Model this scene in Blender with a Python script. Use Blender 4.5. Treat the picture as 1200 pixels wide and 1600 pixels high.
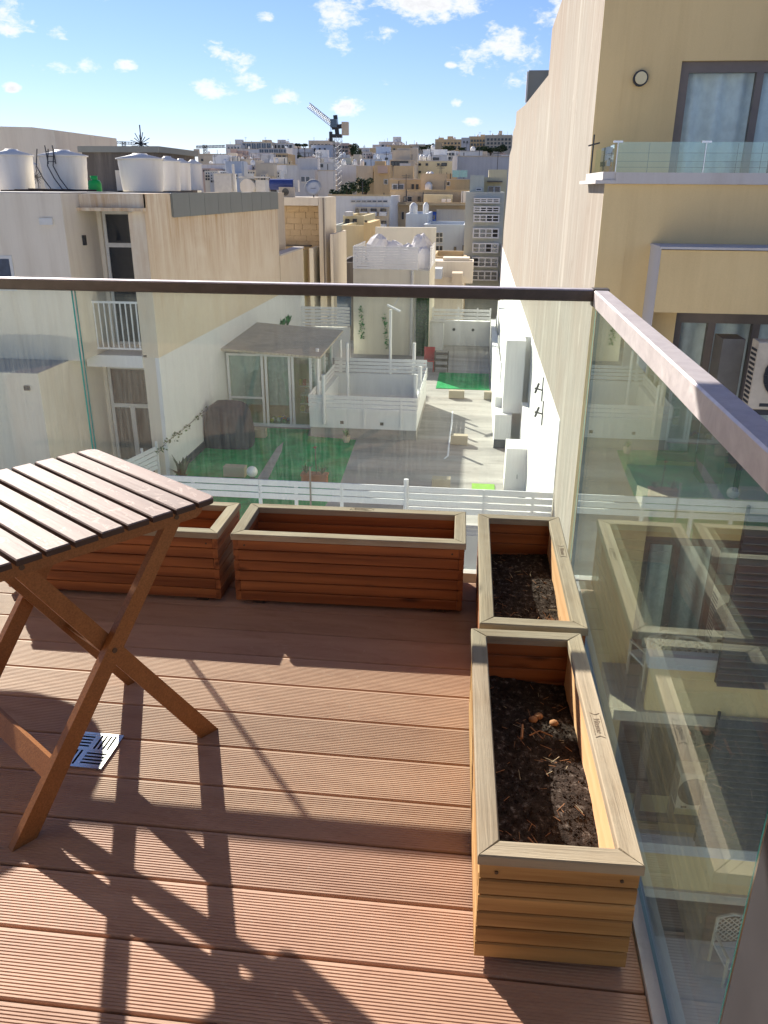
import bpy, math, random
from mathutils import Matrix, Vector
R = math.radians
random.seed(7)
for o in list(bpy.data.objects): bpy.data.objects.remove(o)
scene = bpy.context.scene
col = scene.collection

# ------------------------------------------------------------------ camera
F_PX, PITCH, ROLL, YAW, EYE = 1262.3, 21.897, 0.395, 6.341, 1.369
_p, _r, _y = R(PITCH), R(ROLL), R(YAW)
cF = Vector((-math.sin(_y)*math.cos(_p), math.cos(_y)*math.cos(_p), -math.sin(_p)))
_R = Vector((math.cos(_y), math.sin(_y), 0)); _U = _R.cross(cF)
cR = _R*math.cos(_r) + _U*math.sin(_r); cU = -_R*math.sin(_r) + _U*math.cos(_r)
cam_d = bpy.data.cameras.new('camera'); cam = bpy.data.objects.new('camera', cam_d); col.objects.link(cam)
m = Matrix((cR, cU, -cF)).transposed().to_4x4(); m.translation = Vector((0, 0, EYE)); cam.matrix_world = m
cam_d.sensor_fit = 'HORIZONTAL'; cam_d.sensor_width = 36; cam_d.lens = F_PX/1200*36
cam_d.clip_start = 0.05; cam_d.clip_end = 3000
scene.camera = cam

def ray(u, v):
    return cF + cR*((u-600)/F_PX) - cU*((v-800)/F_PX)
def at(u, v, Y):            # the point at depth Y that a measured picture position belongs to
    d = ray(u, v); t = Y/d.y
    return Vector((d.x*t, Y, EYE + d.z*t))

# ------------------------------------------------------------------ light
SUN_EL = 30.15
SUN_DIR = Vector((-0.627*math.cos(R(SUN_EL)), 0.779*math.cos(R(SUN_EL)), math.sin(R(SUN_EL))))
sun_d = bpy.data.lights.new('sun', 'SUN'); sun_d.energy = 5.0; sun_d.angle = R(0.5); sun_d.color = (1, 0.93, 0.83)
sun = bpy.data.objects.new('sun', sun_d); col.objects.link(sun)
sun.rotation_euler = SUN_DIR.to_track_quat('Z', 'Y').to_euler(); sun.location = (-20, 25, 30)
SKY_STRENGTH = 0.065
world = bpy.data.worlds.new('World'); scene.world = world; world.use_nodes = True
wn = world.node_tree; wn.nodes.clear(); wl = wn.links
def W(t, **k):
    n = wn.nodes.new(t)
    for a, b in k.items(): setattr(n, a, b)
    return n
def wm(op, a, b=None, c=None, clamp=False):
    n = W('ShaderNodeMath', operation=op, use_clamp=clamp)
    for i, x in enumerate((a, b, c)):
        if x is None: continue
        if isinstance(x, (int, float)): n.inputs[i].default_value = x
        else: wl.new(x, n.inputs[i])
    return n.outputs[0]
sky = W('ShaderNodeTexSky', sky_type='NISHITA'); sky.sun_disc = False
sky.sun_elevation = R(SUN_EL); sky.sun_rotation = math.atan2(SUN_DIR.x, SUN_DIR.y)
sky.air_density = 1.0; sky.dust_density = 0.05; sky.ozone_density = 5.0; sky.altitude = 50
geo = W('ShaderNodeNewGeometry'); tc = W('ShaderNodeTexCoord')
sep = W('ShaderNodeSeparateXYZ'); wl.new(tc.outputs['Generated'], sep.inputs[0])
az = wm('ARCTAN2', sep.outputs[0], sep.outputs[1]); el = wm('ARCSINE', sep.outputs[2])
# noise that breaks up every cloud
mp = W('ShaderNodeMapping'); mp.inputs['Scale'].default_value = (1, 1, 1.9); wl.new(tc.outputs['Generated'], mp.inputs[0])
n1 = W('ShaderNodeTexNoise'); n1.inputs['Scale'].default_value = 22; n1.inputs['Detail'].default_value = 8; n1.inputs['Roughness'].default_value = 0.62; wl.new(mp.outputs[0], n1.inputs[0])
n2 = W('ShaderNodeTexNoise'); n2.inputs['Scale'].default_value = 7; n2.inputs['Detail'].default_value = 3; wl.new(mp.outputs[0], n2.inputs[0])
def azel(u, v):
    d = ray(u, v).normalized(); return math.atan2(d.x, d.y), math.asin(d.z)
clouds = [(22, 35, 42, 20), (75, 52, 20, 10), (92, 107, 26, 9), (142, 101, 18, 9), (193, 102, 16, 7), (350, 96, 40, 20), (332, 137, 36, 14),
          (386, 128, 24, 12), (455, 149, 22, 10), (543, 169, 20, 11), (532, 64, 20, 14), (545, 22, 46, 26), (590, 48, 26, 12), (625, 8, 70, 18),
          (700, 4, 70, 14), (760, -10, 50, 18), (690, 20, 14, 9), (598, 126, 16, 6), (745, 88, 30, 16), (805, 66, 52, 36), (840, 90, 40, 22), (860, 20, 42, 34), (775, 100, 24, 10),
          (734, 190, 16, 6), (716, 160, 8, 5), (705, 101, 8, 5), (415, 25, 14, 6), (15, 136, 10, 5), (640, -60, 160, 40), (60, -60, 90, 26)]
best = None
spec = []
for (u, v, ru, rv) in clouds:
    a, e = azel(u, v); spec.append((a, e, ru/1150*0.95, rv/1150*1.0))
rs = random.Random(3)
for k in range(34):        # the same scattered cumulus all round the sky
    a = rs.uniform(-math.pi, math.pi)
    if -0.75 < a < 0.6: continue
    e = rs.uniform(0.08, 0.9); s = rs.uniform(0.03, 0.12)
    spec.append((a, e, s, s*0.5))
for (a, e, ra, re) in spec:
    x = wm('MULTIPLY', wm('SUBTRACT', az, a), 1/ra); y = wm('MULTIPLY', wm('SUBTRACT', el, e), 1/re)
    d2 = wm('ADD', wm('MULTIPLY', x, x), wm('MULTIPLY', y, y))
    mk_ = wm('SUBTRACT', 1.0, d2)
    best = mk_ if best is None else wm('MAXIMUM', best, mk_)
dens = wm('ADD', wm('MULTIPLY', wm('MAXIMUM', best, -2.0), 0.42), wm('MULTIPLY', wm('SUBTRACT', n1.outputs[0], 0.5), 3.1))
n3 = W('ShaderNodeTexNoise'); n3.inputs['Scale'].default_value = 75; n3.inputs['Detail'].default_value = 6; n3.inputs['Roughness'].default_value = 0.6; n3.inputs['Distortion'].default_value = 0.8; wl.new(mp.outputs[0], n3.inputs[0])
dens = wm('ADD', dens, wm('ADD', wm('MULTIPLY', wm('SUBTRACT', n2.outputs[0], 0.5), 1.2), wm('MULTIPLY', wm('SUBTRACT', n3.outputs[0], 0.5), 1.1)))
alpha = W('ShaderNodeMapRange', interpolation_type='SMOOTHSTEP'); alpha.inputs['From Min'].default_value = 0.02; alpha.inputs['From Max'].default_value = 0.75
wl.new(dens, alpha.inputs[0])
shade = W('ShaderNodeMapRange'); shade.inputs['From Min'].default_value = 0.3; shade.inputs['From Max'].default_value = 1.0
shade.inputs['To Min'].default_value = 1.0; shade.inputs['To Max'].default_value = 0.80; wl.new(dens, shade.inputs[0])
ccol = W('ShaderNodeMix', data_type='RGBA', blend_type='MULTIPLY'); ccol.inputs[0].default_value = 1
ccol.inputs[6].default_value = (0.86, 0.87, 0.90, 1); wl.new(shade.outputs[0], ccol.inputs[7])
bg1 = W('ShaderNodeBackground'); bg1.inputs[1].default_value = SKY_STRENGTH; tintn = W('ShaderNodeMix', data_type='RGBA', blend_type='MULTIPLY'); tintn.inputs[0].default_value = 1; tintn.inputs[7].default_value = (0.87, 0.825, 1.02, 1)
wl.new(sky.outputs[0], tintn.inputs[6]); wl.new(tintn.outputs[2], bg1.inputs[0])
bg2 = W('ShaderNodeBackground'); bg2.inputs[1].default_value = 0.60; wl.new(ccol.outputs[2], bg2.inputs[0])
mx = W('ShaderNodeMixShader'); wl.new(alpha.outputs[0], mx.inputs[0]); wl.new(bg1.outputs[0], mx.inputs[1]); wl.new(bg2.outputs[0], mx.inputs[2])
wo = W('ShaderNodeOutputWorld'); wl.new(mx.outputs[0], wo.inputs[0])
scene.view_settings.view_transform = 'Standard'; scene.view_settings.look = 'None'
scene.view_settings.gamma = 1; scene.view_settings.exposure = 1.12
try:
    scene.cycles.max_bounces = 12; scene.cycles.diffuse_bounces = 5; scene.cycles.glossy_bounces = 5
    scene.cycles.transparent_max_bounces = 24; scene.cycles.transmission_bounces = 8
except Exception: pass

# ------------------------------------------------------------------ materials
class NT:
    def __init__(s, name):
        s.m = bpy.data.materials.new(name); s.m.use_nodes = True; s.t = s.m.node_tree; s.t.nodes.clear(); s.l = s.t.links
        s.out = s.n('ShaderNodeOutputMaterial'); s.tc = s.n('ShaderNodeTexCoord')
    def n(s, t, **k):
        x = s.t.nodes.new(t)
        for a, b in k.items(): setattr(x, a, b)
        return x
    def put(s, inp, x):
        if isinstance(x, (int, float)): inp.default_value = x
        elif isinstance(x, (tuple, list)): inp.default_value = tuple(x) + ((1,) if len(x) == 3 and len(inp.default_value) == 4 else ())
        else: s.l.new(x, inp)
    def math(s, op, a, b=0.0, clamp=False):
        x = s.n('ShaderNodeMath', operation=op, use_clamp=clamp); s.put(x.inputs[0], a); s.put(x.inputs[1], b); return x.outputs[0]
    def co(s, scale=(1, 1, 1), rand=True, src='Object'):
        mp = s.n('ShaderNodeMapping'); mp.inputs['Scale'].default_value = scale
        s.l.new(s.tc.outputs[src], mp.inputs[0])
        if rand:
            oi = s.n('ShaderNodeObjectInfo'); cb = s.n('ShaderNodeCombineXYZ')
            r = s.math('MULTIPLY', oi.outputs['Random'], 37.0)
            for i in range(3): s.l.new(r, cb.inputs[i])
            s.l.new(cb.outputs[0], mp.inputs['Location'])
        return mp.outputs[0]
    def noise(s, co, scale, detail=4, rough=0.55, dist=0.0):
        x = s.n('ShaderNodeTexNoise'); s.l.new(co, x.inputs[0]); x.inputs['Scale'].default_value = scale
        x.inputs['Detail'].default_value = detail; x.inputs['Roughness'].default_value = rough; x.inputs['Distortion'].default_value = dist
        return x.outputs[0]
    def ramp(s, f, stops):
        x = s.n('ShaderNodeValToRGB'); s.l.new(f, x.inputs[0]); e = x.color_ramp.elements
        while len(e) > 1: e.remove(e[0])
        e[0].position = stops[0][0]; e[0].color = tuple(stops[0][1]) + (1,)
        for p, c in stops[1:]:
            q = e.new(p); q.color = tuple(c) + (1,)
        return x.outputs[0]
    def fr(s, f, lo, hi, a=0.0, b=1.0):
        x = s.n('ShaderNodeMapRange'); s.put(x.inputs[0], f)
        for i, v in zip(('From Min', 'From Max', 'To Min', 'To Max'), (lo, hi, a, b)): x.inputs[i].default_value = v
        return x.outputs[0]
    def mix(s, f, a, b, blend='MIX'):
        x = s.n('ShaderNodeMix', data_type='RGBA', blend_type=blend); s.put(x.inputs[0], f); s.put(x.inputs[6], a); s.put(x.inputs[7], b); return x.outputs[2]
    def bump(s, h, dist=0.01, strength=1.0):
        x = s.n('ShaderNodeBump'); s.l.new(h, x.inputs['Height']); x.inputs['Distance'].default_value = dist; x.inputs['Strength'].default_value = strength
        return x.outputs[0]
    def pr(s, color, rough=0.7, metal=0.0, normal=None, spec=None, **k):
        b = s.n('ShaderNodeBsdfPrincipled'); s.put(b.inputs['Base Color'], color); s.put(b.inputs['Roughness'], rough); s.put(b.inputs['Metallic'], metal)
        if spec is not None: b.inputs['Specular IOR Level'].default_value = spec
        if normal is not None: s.l.new(normal, b.inputs['Normal'])
        for a, v in k.items(): s.put(b.inputs[a], v)
        return b.outputs[0]
    def done(s, sh):
        s.l.new(sh, s.out.inputs[0]); return s.m

def hsv_var(t, colr, amt=0.08):
    oi = t.n('ShaderNodeObjectInfo'); h = t.n('ShaderNodeHueSaturation'); t.put(h.inputs['Color'], colr)
    t.l.new(t.fr(oi.outputs['Random'], 0, 1, 1-amt, 1+amt), h.inputs['Value']); return h.outputs[0]

def stucco(name, c, streak=0.25, blotch=0.18, stain=(0.25, 0.18, 0.10), bump=0.004, scale=1.0, rough=0.9):
    t = NT(name); co = t.co((scale,)*3)
    b = t.noise(co, 0.9, 5, 0.6)
    c1 = t.mix(t.math('MULTIPLY', t.fr(b, 0.35, 0.75), blotch), c, tuple(x*0.72 for x in c))
    s1 = t.noise(t.co((1.7*scale, 1.7*scale, 0.13*scale)), 1.6, 8, 0.68, 0.2)
    c2 = t.mix(t.math('MULTIPLY', t.fr(s1, 0.48, 0.78), streak), c1, stain)
    f = t.noise(co, 60, 3, 0.6)
    c3 = t.mix(t.fr(f, 0.3, 0.7, 0.0, 0.10), c2, tuple(x*0.6 for x in c))
    return t.done(t.pr(c3, rough, normal=t.bump(t.noise(co, 34, 4, 0.6), bump, 0.6), spec=0.2))

def wood(name, dark, light, fine=1.0, rough=0.62, knots=True, grey=None, bump=0.0012, spec=0.3, wear=0.0, wearc=(0.6, 0.5, 0.42)):
    t = NT(name)
    co = t.co((1.3, 9, 9))
    warp = t.noise(co, 1.2, 3, 0.5, 0.4)
    g = t.noise(t.co((1.8, 42, 42)), 2.0*fine, 5, 0.62, 0.6)
    wv = t.n('ShaderNodeTexWave', wave_type='RINGS', rings_direction='X'); wv.inputs['Scale'].default_value = 0.8
    wv.inputs['Distortion'].default_value = 4.5; wv.inputs['Detail'].default_value = 2.5; wv.inputs['Detail Scale'].default_value = 0.8
    t.l.new(t.co((0.55, 9, 9)), wv.inputs[0])
    f = t.math('ADD', t.math('MULTIPLY', wv.outputs[1], 0.22), t.math('ADD', t.math('MULTIPLY', g, 0.5), t.math('MULTIPLY', warp, 0.42)))
    c = t.mix(t.fr(f, 0.28, 0.86), dark, light)
    if knots:
        v = t.n('ShaderNodeTexVoronoi', feature='F1'); v.inputs['Scale'].default_value = 1.0; t.l.new(t.co((3.6, 15, 15)), v.inputs[0])
        k = t.fr(v.outputs[0], 0.05, 0.16, 0.85, 0.0)
        c = t.mix(k, c, tuple(x*0.30 for x in dark))
    if grey is not None:
        c = t.mix(t.fr(t.noise(t.co((2, 3, 3)), 2.4, 5, 0.65), 0.35, 0.62, 0.15, 0.85), c, grey)
    if wear > 0:
        w = t.noise(t.co((5, 9, 9)), 3.0, 8, 0.72, 1.4)
        c = t.mix(t.math('MULTIPLY', t.fr(w, 0.55, 0.62), wear), c, wearc)
    c = hsv_var(t, c, 0.13)
    return t.done(t.pr(c, rough, normal=t.bump(t.math('ADD', g, t.math('MULTIPLY', wv.outputs[1], 0.25)), bump, 0.8), spec=spec))

def plain(name, c, rough=0.6, metal=0.0, var=0.12, bump=0.0, spec=0.4, **k):
    t = NT(name); co = t.co()
    cc = t.mix(t.fr(t.noise(co, 7, 5, 0.6), 0.3, 0.75, 0, 1), c, tuple(x*(1-2*var) for x in c))
    nn = t.bump(t.noise(co, 80, 3), bump, 0.6) if bump else None
    return t.done(t.pr(cc, rough, metal, nn, spec, **k))

def glass_mat(name, tint, dust, dustc=(0.75, 0.74, 0.68), r0=0.045, streak=(60, 60, 3.0), base_dust=0.05):
    # thin-walled pane: reflection that grows at grazing angles over tinted see-through, with dried rain dust on it
    t = NT(name)
    lw = t.n('ShaderNodeLayerWeight'); lw.inputs[0].default_value = 0.5
    p5 = t.math('POWER', lw.outputs['Facing'], 5.0)
    fres = t.math('ADD', t.math('MULTIPLY', p5, 1-r0), r0, True)
    tr = t.n('ShaderNodeBsdfTransparent'); t.put(tr.inputs[0], tint)
    gl = t.n('ShaderNodeBsdfGlossy'); gl.inputs['Roughness'].default_value = 0.0; t.put(gl.inputs[0], (0.97, 1.0, 0.98))
    m1 = t.n('ShaderNodeMixShader'); t.l.new(fres, m1.inputs[0]); t.l.new(tr.outputs[0], m1.inputs[1]); t.l.new(gl.outputs[0], m1.inputs[2])
    if dust <= 0: return t.done(m1.outputs[0])
    s = t.noise(t.co(streak, False), 1.6, 6, 0.7); b = t.noise(t.co((1.6, 1.6, 1.2), False), 1.5, 4, 0.6); sp = t.noise(t.co((1, 1, 1), False), 160, 3, 0.6)
    f = t.math('MULTIPLY', t.fr(s, 0.42, 0.72, 0.1, 1.0), t.fr(b, 0.3, 0.7, 0.25, 1.0))
    f = t.math('ADD', f, t.fr(sp, 0.66, 0.74, 0.0, 0.5))
    f = t.math('ADD', t.math('MULTIPLY', f, dust), base_dust, True)
    df = t.n('ShaderNodeBsdfDiffuse'); t.put(df.inputs[0], dustc); tl = t.n('ShaderNodeBsdfTranslucent'); t.put(tl.inputs[0], dustc)
    m0 = t.n('ShaderNodeMixShader'); m0.inputs[0].default_value = 0.55; t.l.new(df.outputs[0], m0.inputs[1]); t.l.new(tl.outputs[0], m0.inputs[2])
    m2 = t.n('ShaderNodeMixShader'); t.l.new(f, m2.inputs[0]); t.l.new(m1.outputs[0], m2.inputs[1]); t.l.new(m0.outputs[0], m2.inputs[2])
    return t.done(m2.outputs[0])

M = {}
# deck composite
t = NT('deck_composite'); co = t.co((1, 1, 1))
c = t.mix(t.fr(t.noise(t.co((0.8, 6, 6)), 2.5, 5, 0.6), 0.3, 0.75), (0.49, 0.30, 0.205), (0.39, 0.228, 0.155))
c = t.mix(t.fr(t.noise(co, 9, 6, 0.7), 0.55, 0.8, 0, 0.4), c, (0.50, 0.33, 0.22))
wc = t.co((1, 1, 1), False)
c = t.mix(t.fr(t.noise(t.co((1.2, 5, 1), False), 3.0, 8, 0.75, 0.6), 0.50, 0.72, 0, 0.55), c, (0.30, 0.145, 0.085))
c = t.mix(t.fr(t.noise(wc, 16, 8, 0.8, 1.2), 0.60, 0.70, 0, 0.5), c, (0.56, 0.43, 0.33))
c = hsv_var(t, c, 0.14)
M['deck'] = t.done(t.pr(c, 0.62, normal=t.bump(t.noise(t.co((8, 60, 60)), 8, 3), 0.0006, 0.6), spec=0.35))
M['sub'] = plain('dark_joist', (0.03, 0.02, 0.017), 0.9)
M['rim'] = wood('weathered_pine', (0.15, 0.105, 0.065), (0.45, 0.36, 0.245), 1.3, 0.8, True, (0.35, 0.295, 0.215), 0.003, 0.15)
M['larch'] = wood('red_larch', (0.13, 0.032, 0.010), (0.40, 0.140, 0.045), 1.0, 0.55, True, None, 0.0012, 0.35)
M['pine'] = wood('treated_pine', (0.22, 0.105, 0.032), (0.52, 0.305, 0.115), 1.0, 0.6, True, None, 0.0012, 0.3)
M['pine_sunlit'] = wood('sunlit_pine', (0.66, 0.36, 0.17), (0.82, 0.52, 0.29), 1.0, 0.6, False)  # lighter inside face of the side planters, sunlight put into the colour
t = NT('oiled_acacia'); co = t.co((1, 1, 1))
c = t.mix(t.fr(t.noise(co, 220, 5, 0.7), 0.36, 0.64), (0.20, 0.075, 0.020), (0.31, 0.125, 0.036)); c = t.mix(t.fr(t.noise(co, 9, 5, 0.6, 1.5), 0.4, 0.7, 0, 0.35), c, (0.17, 0.065, 0.018))
M['acacia'] = t.done(t.pr(hsv_var(t, c, 0.1), 0.5, normal=t.bump(t.noise(co, 150, 4), 0.0008, 0.8), spec=0.35))
M['tabletop'] = wood('worn_table_stain', (0.16, 0.100, 0.085), (0.27, 0.185, 0.160), 1.5, 0.60, False, (0.22, 0.165, 0.150), 0.0015, 0.20, 0.6, (0.42, 0.33, 0.29))
M['endgrain'] = plain('dark_stain', (0.055, 0.028, 0.018), 0.6)
# soil
t = NT('soil'); co = t.co((1, 1, 1), False)
c = t.ramp(t.noise(co, 55, 8, 0.75), [(0.3, (0.012, 0.009, 0.008)), (0.55, (0.055, 0.040, 0.032)), (0.72, (0.30, 0.255, 0.225))])
M['soil'] = t.done(t.pr(c, 0.95, normal=t.bump(t.noise(co, 90, 6, 0.7), 0.01, 1), spec=0.1))
M['straw'] = plain('dry_twig', (0.42, 0.20, 0.09), 0.8); M['straw2'] = plain('pale_straw', (0.55, 0.46, 0.30), 0.8)
M['screw'] = plain('steel_screw', (0.10, 0.07, 0.05), 0.5, 0.6)
M['burn'] = plain('burnt_mark', (0.27, 0.20, 0.14), 0.9)
# metals
t = NT('brushed_rail'); co = t.co((3, 3, 3), False)
M['rail'] = t.done(t.pr(t.mix(t.fr(t.noise(co, 5, 6, 0.7, 1.0), 0.4, 0.7), (0.52, 0.47, 0.47), (0.66, 0.61, 0.60)), t.fr(t.noise(co, 12, 5, 0.7), 0.3, 0.7, 0.36, 0.52), 0.35,
                        normal=t.bump(t.noise(t.co((2, 2, 120), False), 4, 3), 0.0004, 0.5)))
t = NT('shaded_rail'); co = t.co((3, 3, 3), False)
M['rail_shade'] = t.done(t.pr(t.mix(t.fr(t.noise(co, 3, 6, 0.7, 1.0), 0.4, 0.7), (0.085, 0.074, 0.066), (0.115, 0.10, 0.09)), 0.38, 0.35, spec=0.5))  # shade on the silver rail's front put into a darker colour
M['steel'] = plain('stainless_steel', (0.72, 0.70, 0.68), 0.25, 1.0, 0.08)
M['darkmetal'] = plain('dark_metal', (0.055, 0.055, 0.06), 0.5, 0.3)
M['bronze'] = plain('bronze_frame', (0.20, 0.165, 0.14), 0.5, 0.1, 0.08)
M['whitem'] = plain('white_paint', (0.80, 0.80, 0.78), 0.45, 0, 0.03)
M['offwhite'] = plain('aged_white_paint', (0.70, 0.69, 0.64), 0.6, 0, 0.08)
M['glassF'] = glass_mat('front_glass', (0.93, 0.97, 0.945), 0.075, (0.72, 0.77, 0.73), 0.022, base_dust=0.006)
M['glassR'] = glass_mat('side_glass', (0.86, 0.94, 0.895), 0.035, base_dust=0.008, streak=(30, 30, 6))
M['glassE'] = plain('glass_edge', (0.10, 0.42, 0.38), 0.15, 0, 0.1, spec=0.8)
M['glassEd'] = plain('glass_edge_dark', (0.015, 0.11, 0.10), 0.12, 0, 0.1, spec=0.8)
M['glassB'] = glass_mat('balcony_glass', (0.86, 0.95, 0.93), 0.0, r0=0.08)
# masonry
M['white_wall'] = stucco('white_wall', (0.82, 0.82, 0.79), 0.14, 0.12, (0.42, 0.40, 0.34))
M['tower'] = stucco('cream_tower', (0.76, 0.71, 0.57), 0.30, 0.15, (0.40, 0.33, 0.2))
M['cream'] = stucco('cream_wall', (0.78, 0.70, 0.56), 0.35, 0.2, (0.40, 0.30, 0.19))
M['creamL'] = stucco('stained_cream_wall', (0.82, 0.72, 0.54), 0.6, 0.25, (0.60, 0.40, 0.21))
t = NT('rain_stained_side_wall'); sx = t.n('ShaderNodeSeparateXYZ'); t.l.new(t.tc.outputs['Object'], sx.inputs[0])
co = t.co((1, 1, 1), False); st = t.noise(t.co((2.2, 2.2, 0.16), False), 1.7, 8, 0.72, 0.3); st2 = t.noise(t.co((0.5, 0.5, 0.35), False), 1.3, 6, 0.65, 0.8)
hgt = t.fr(t.math('ADD', sx.outputs[2], t.math('MULTIPLY', t.math('SUBTRACT', st2, 0.5), 3.0)), -1.6, 0.7)
c = t.mix(t.fr(st2, 0.35, 0.7), (0.80, 0.70, 0.53), (0.72, 0.60, 0.43))
c = t.mix(t.math('MULTIPLY', t.fr(st, 0.40, 0.68), t.math('MULTIPLY', hgt, 0.85), True), c, (0.50, 0.29, 0.12))
c = t.mix(t.fr(t.noise(co, 5, 8, 0.75, 1.0), 0.58, 0.70, 0, 0.35), c, (0.88, 0.82, 0.70))
M['creamL'] = t.done(t.pr(c, 0.92, normal=t.bump(t.noise(co, 12, 6, 0.7), 0.01, 0.6), spec=0.15))
M['yellow'] = stucco('yellow_wall', (0.78, 0.58, 0.29), 0.25, 0.25, (0.42, 0.27, 0.12))
M['pale_stone'] = stucco('pale_coping', (0.60, 0.56, 0.52), 0.3, 0.2, (0.3, 0.22, 0.15))  # even pale tone for copings, trims and ledges
t = NT('streaked_party_wall')
sc = t.noise(t.co((3.5, 3.5, 0.35), False), 1.5, 9, 0.78, 0.6); s2 = t.noise(t.co((0.9, 0.9, 0.10), False), 1.8, 7, 0.7, 0.8); bl = t.noise(t.co((0.35, 0.35, 0.35), False), 1.2, 5, 0.6)
c = t.mix(t.fr(sc, 0.32, 0.68), (0.265, 0.235, 0.19), (0.385, 0.345, 0.285))
c = t.mix(t.fr(s2, 0.52, 0.70, 0, 0.75), c, (0.50, 0.46, 0.385)); c = t.mix(t.fr(bl, 0.45, 0.75, 0, 0.5), c, (0.33, 0.25, 0.19))
sx = t.n('ShaderNodeSeparateXYZ'); t.l.new(t.tc.outputs['Object'], sx.inputs[0])
pt = t.noise(t.co((0.8, 0.8, 0.5), False), 2.2, 9, 0.78, 1.2)
c = t.mix(t.fr(pt, 0.56, 0.66, 0, 0.45), c, (0.26, 0.21, 0.165)); c = t.mix(t.fr(pt, 0.30, 0.40, 0.5, 0), c, (0.52, 0.475, 0.40))
c = t.mix(t.math('MULTIPLY', t.fr(sx.outputs[2], 3.2, 5.4), t.fr(t.noise(t.co((4, 4, 0.3), False), 1.6, 7, 0.7), 0.42, 0.62), True), c, (0.24, 0.18, 0.13))
M['party'] = t.done(t.pr(c, 0.92, normal=t.bump(t.noise(t.co((1, 1, 0.35), False), 26, 5, 0.7), 0.008, 0.8), spec=0.15))
t = NT('terrace_concrete'); co = t.co((1, 1, 1), False)
c = t.mix(t.fr(t.noise(t.co((0.25, 1.4, 1), False), 0.9, 6, 0.65, 0.6), 0.3, 0.7), (0.25, 0.235, 0.215), (0.46, 0.435, 0.395))
c = t.mix(t.fr(t.noise(co, 3, 6, 0.7), 0.55, 0.75, 0, 0.5), c, (0.16, 0.15, 0.135))
M['concrete'] = t.done(t.pr(c, 0.9, normal=t.bump(t.noise(co, 30, 4), 0.004, 0.6), spec=0.2))
M['roofing'] = stucco('roof_membrane', (0.40, 0.385, 0.36), 0.1, 0.4, (0.22, 0.2, 0.18))
M['clad'] = stucco('grey_cladding', (0.26, 0.27, 0.245), 0.18, 0.12, (0.13, 0.12, 0.1))
M['darkwall'] = stucco('dark_wall', (0.13, 0.115, 0.10), 0.6, 0.4, (0.30, 0.27, 0.23))
M['tank'] = stucco('tank_plastic', (0.80, 0.77, 0.70), 0.45, 0.2, (0.42, 0.36, 0.28), 0.001, 1.0, 0.55)
M['green'] = plain('green_paint', (0.02, 0.45, 0.08), 0.4)
t = NT('turf'); co = t.co((1, 1, 1), False)
c = t.mix(t.fr(t.noise(co, 2.2, 6, 0.7), 0.35, 0.7), (0.010, 0.22, 0.065), (0.035, 0.45, 0.14))
M['turf'] = t.done(t.pr(c, 0.9, normal=t.bump(t.noise(co, 80, 4), 0.02, 1), spec=0.1))
M['mat_green'] = plain('lime_mat', (0.22, 0.45, 0.05), 0.9)
M['stoneblock'] = stucco('limestone_block', (0.46, 0.40, 0.29), 0.1, 0.3, (0.3, 0.24, 0.16))
M['ochre'] = stucco('ochre_stone', (0.60, 0.46, 0.27), 0.25, 0.4, (0.30, 0.20, 0.12))
M['brickstone'] = stucco('old_stone', (0.60, 0.46, 0.29), 0.2, 0.5, (0.36, 0.22, 0.14), 0.02)
M['tan'] = stucco('tan_stone', (0.62, 0.53, 0.40), 0.3, 0.3, (0.30, 0.22, 0.15))
M['bluew'] = stucco('pale_blue_render', (0.54, 0.59, 0.65), 0.4, 0.25, (0.35, 0.35, 0.36))
M['greyw'] = stucco('pale_grey_render', (0.60, 0.585, 0.56), 0.45, 0.3, (0.36, 0.34, 0.32))
M['white2'] = stucco('far_white_render', (0.74, 0.73, 0.70), 0.45, 0.25, (0.42, 0.39, 0.35))
M['pink'] = stucco('pinkish_stone', (0.54, 0.41, 0.34), 0.2, 0.3, (0.28, 0.2, 0.16))
M['greenish'] = stucco('olive_grey_render', (0.50, 0.51, 0.44), 0.2, 0.15, (0.25, 0.24, 0.2))
M['pale_yellow'] = stucco('pale_yellow_render', (0.74, 0.64, 0.40), 0.3, 0.2, (0.42, 0.30, 0.16))
M['pane'] = plain('dark_pane', (0.030, 0.036, 0.045), 0.08, 0, 0.1, spec=0.8)
M['paneb'] = plain('blue_pane', (0.06, 0.09, 0.14), 0.08, 0, 0.2, spec=0.8)
M['shutter'] = plain('blue_shutter', (0.02, 0.09, 0.42), 0.5)
M['curtain'] = plain('curtain', (0.80, 0.82, 0.80), 0.9); M['blind'] = plain('roller_blind', (0.55, 0.56, 0.52), 0.9)
M['interior'] = plain('room_dark', (0.06, 0.055, 0.05), 0.9)
M['cover'] = plain('dark_tarpaulin', (0.030, 0.040, 0.065), 0.6, 0, 0.2, 0.01)
M['globe'] = plain('opal_globe', (0.85, 0.84, 0.78), 0.3, 0, 0.02)
M['terracotta'] = plain('terracotta', (0.40, 0.14, 0.07), 0.8); M['red'] = plain('red_paint', (0.45, 0.03, 0.03), 0.5)
M['leaf'] = plain('leaf', (0.045, 0.14, 0.03), 0.55, 0, 0.3); M['leaf2'] = plain('olive_leaf', (0.075, 0.105, 0.045), 0.6, 0, 0.3)
M['leafb'] = plain('bright_leaf', (0.02, 0.30, 0.05), 0.5, 0, 0.3)
M['treeleaf'] = plain('tree_leaf', (0.040, 0.072, 0.028), 0.7, 0, 0.3); M['bark'] = plain('bark', (0.10, 0.07, 0.05), 0.9)
M['bluetank'] = plain('blue_tank', (0.055, 0.085, 0.26), 0.4); M['acw'] = plain('aged_white_casing', (0.62, 0.53, 0.40), 0.5)
M['louver'] = plain('grey_louver', (0.19, 0.175, 0.15), 0.5, 0.2); M['yellowp'] = plain('yellow_plastic', (0.6, 0.5, 0.05), 0.5)
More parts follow.
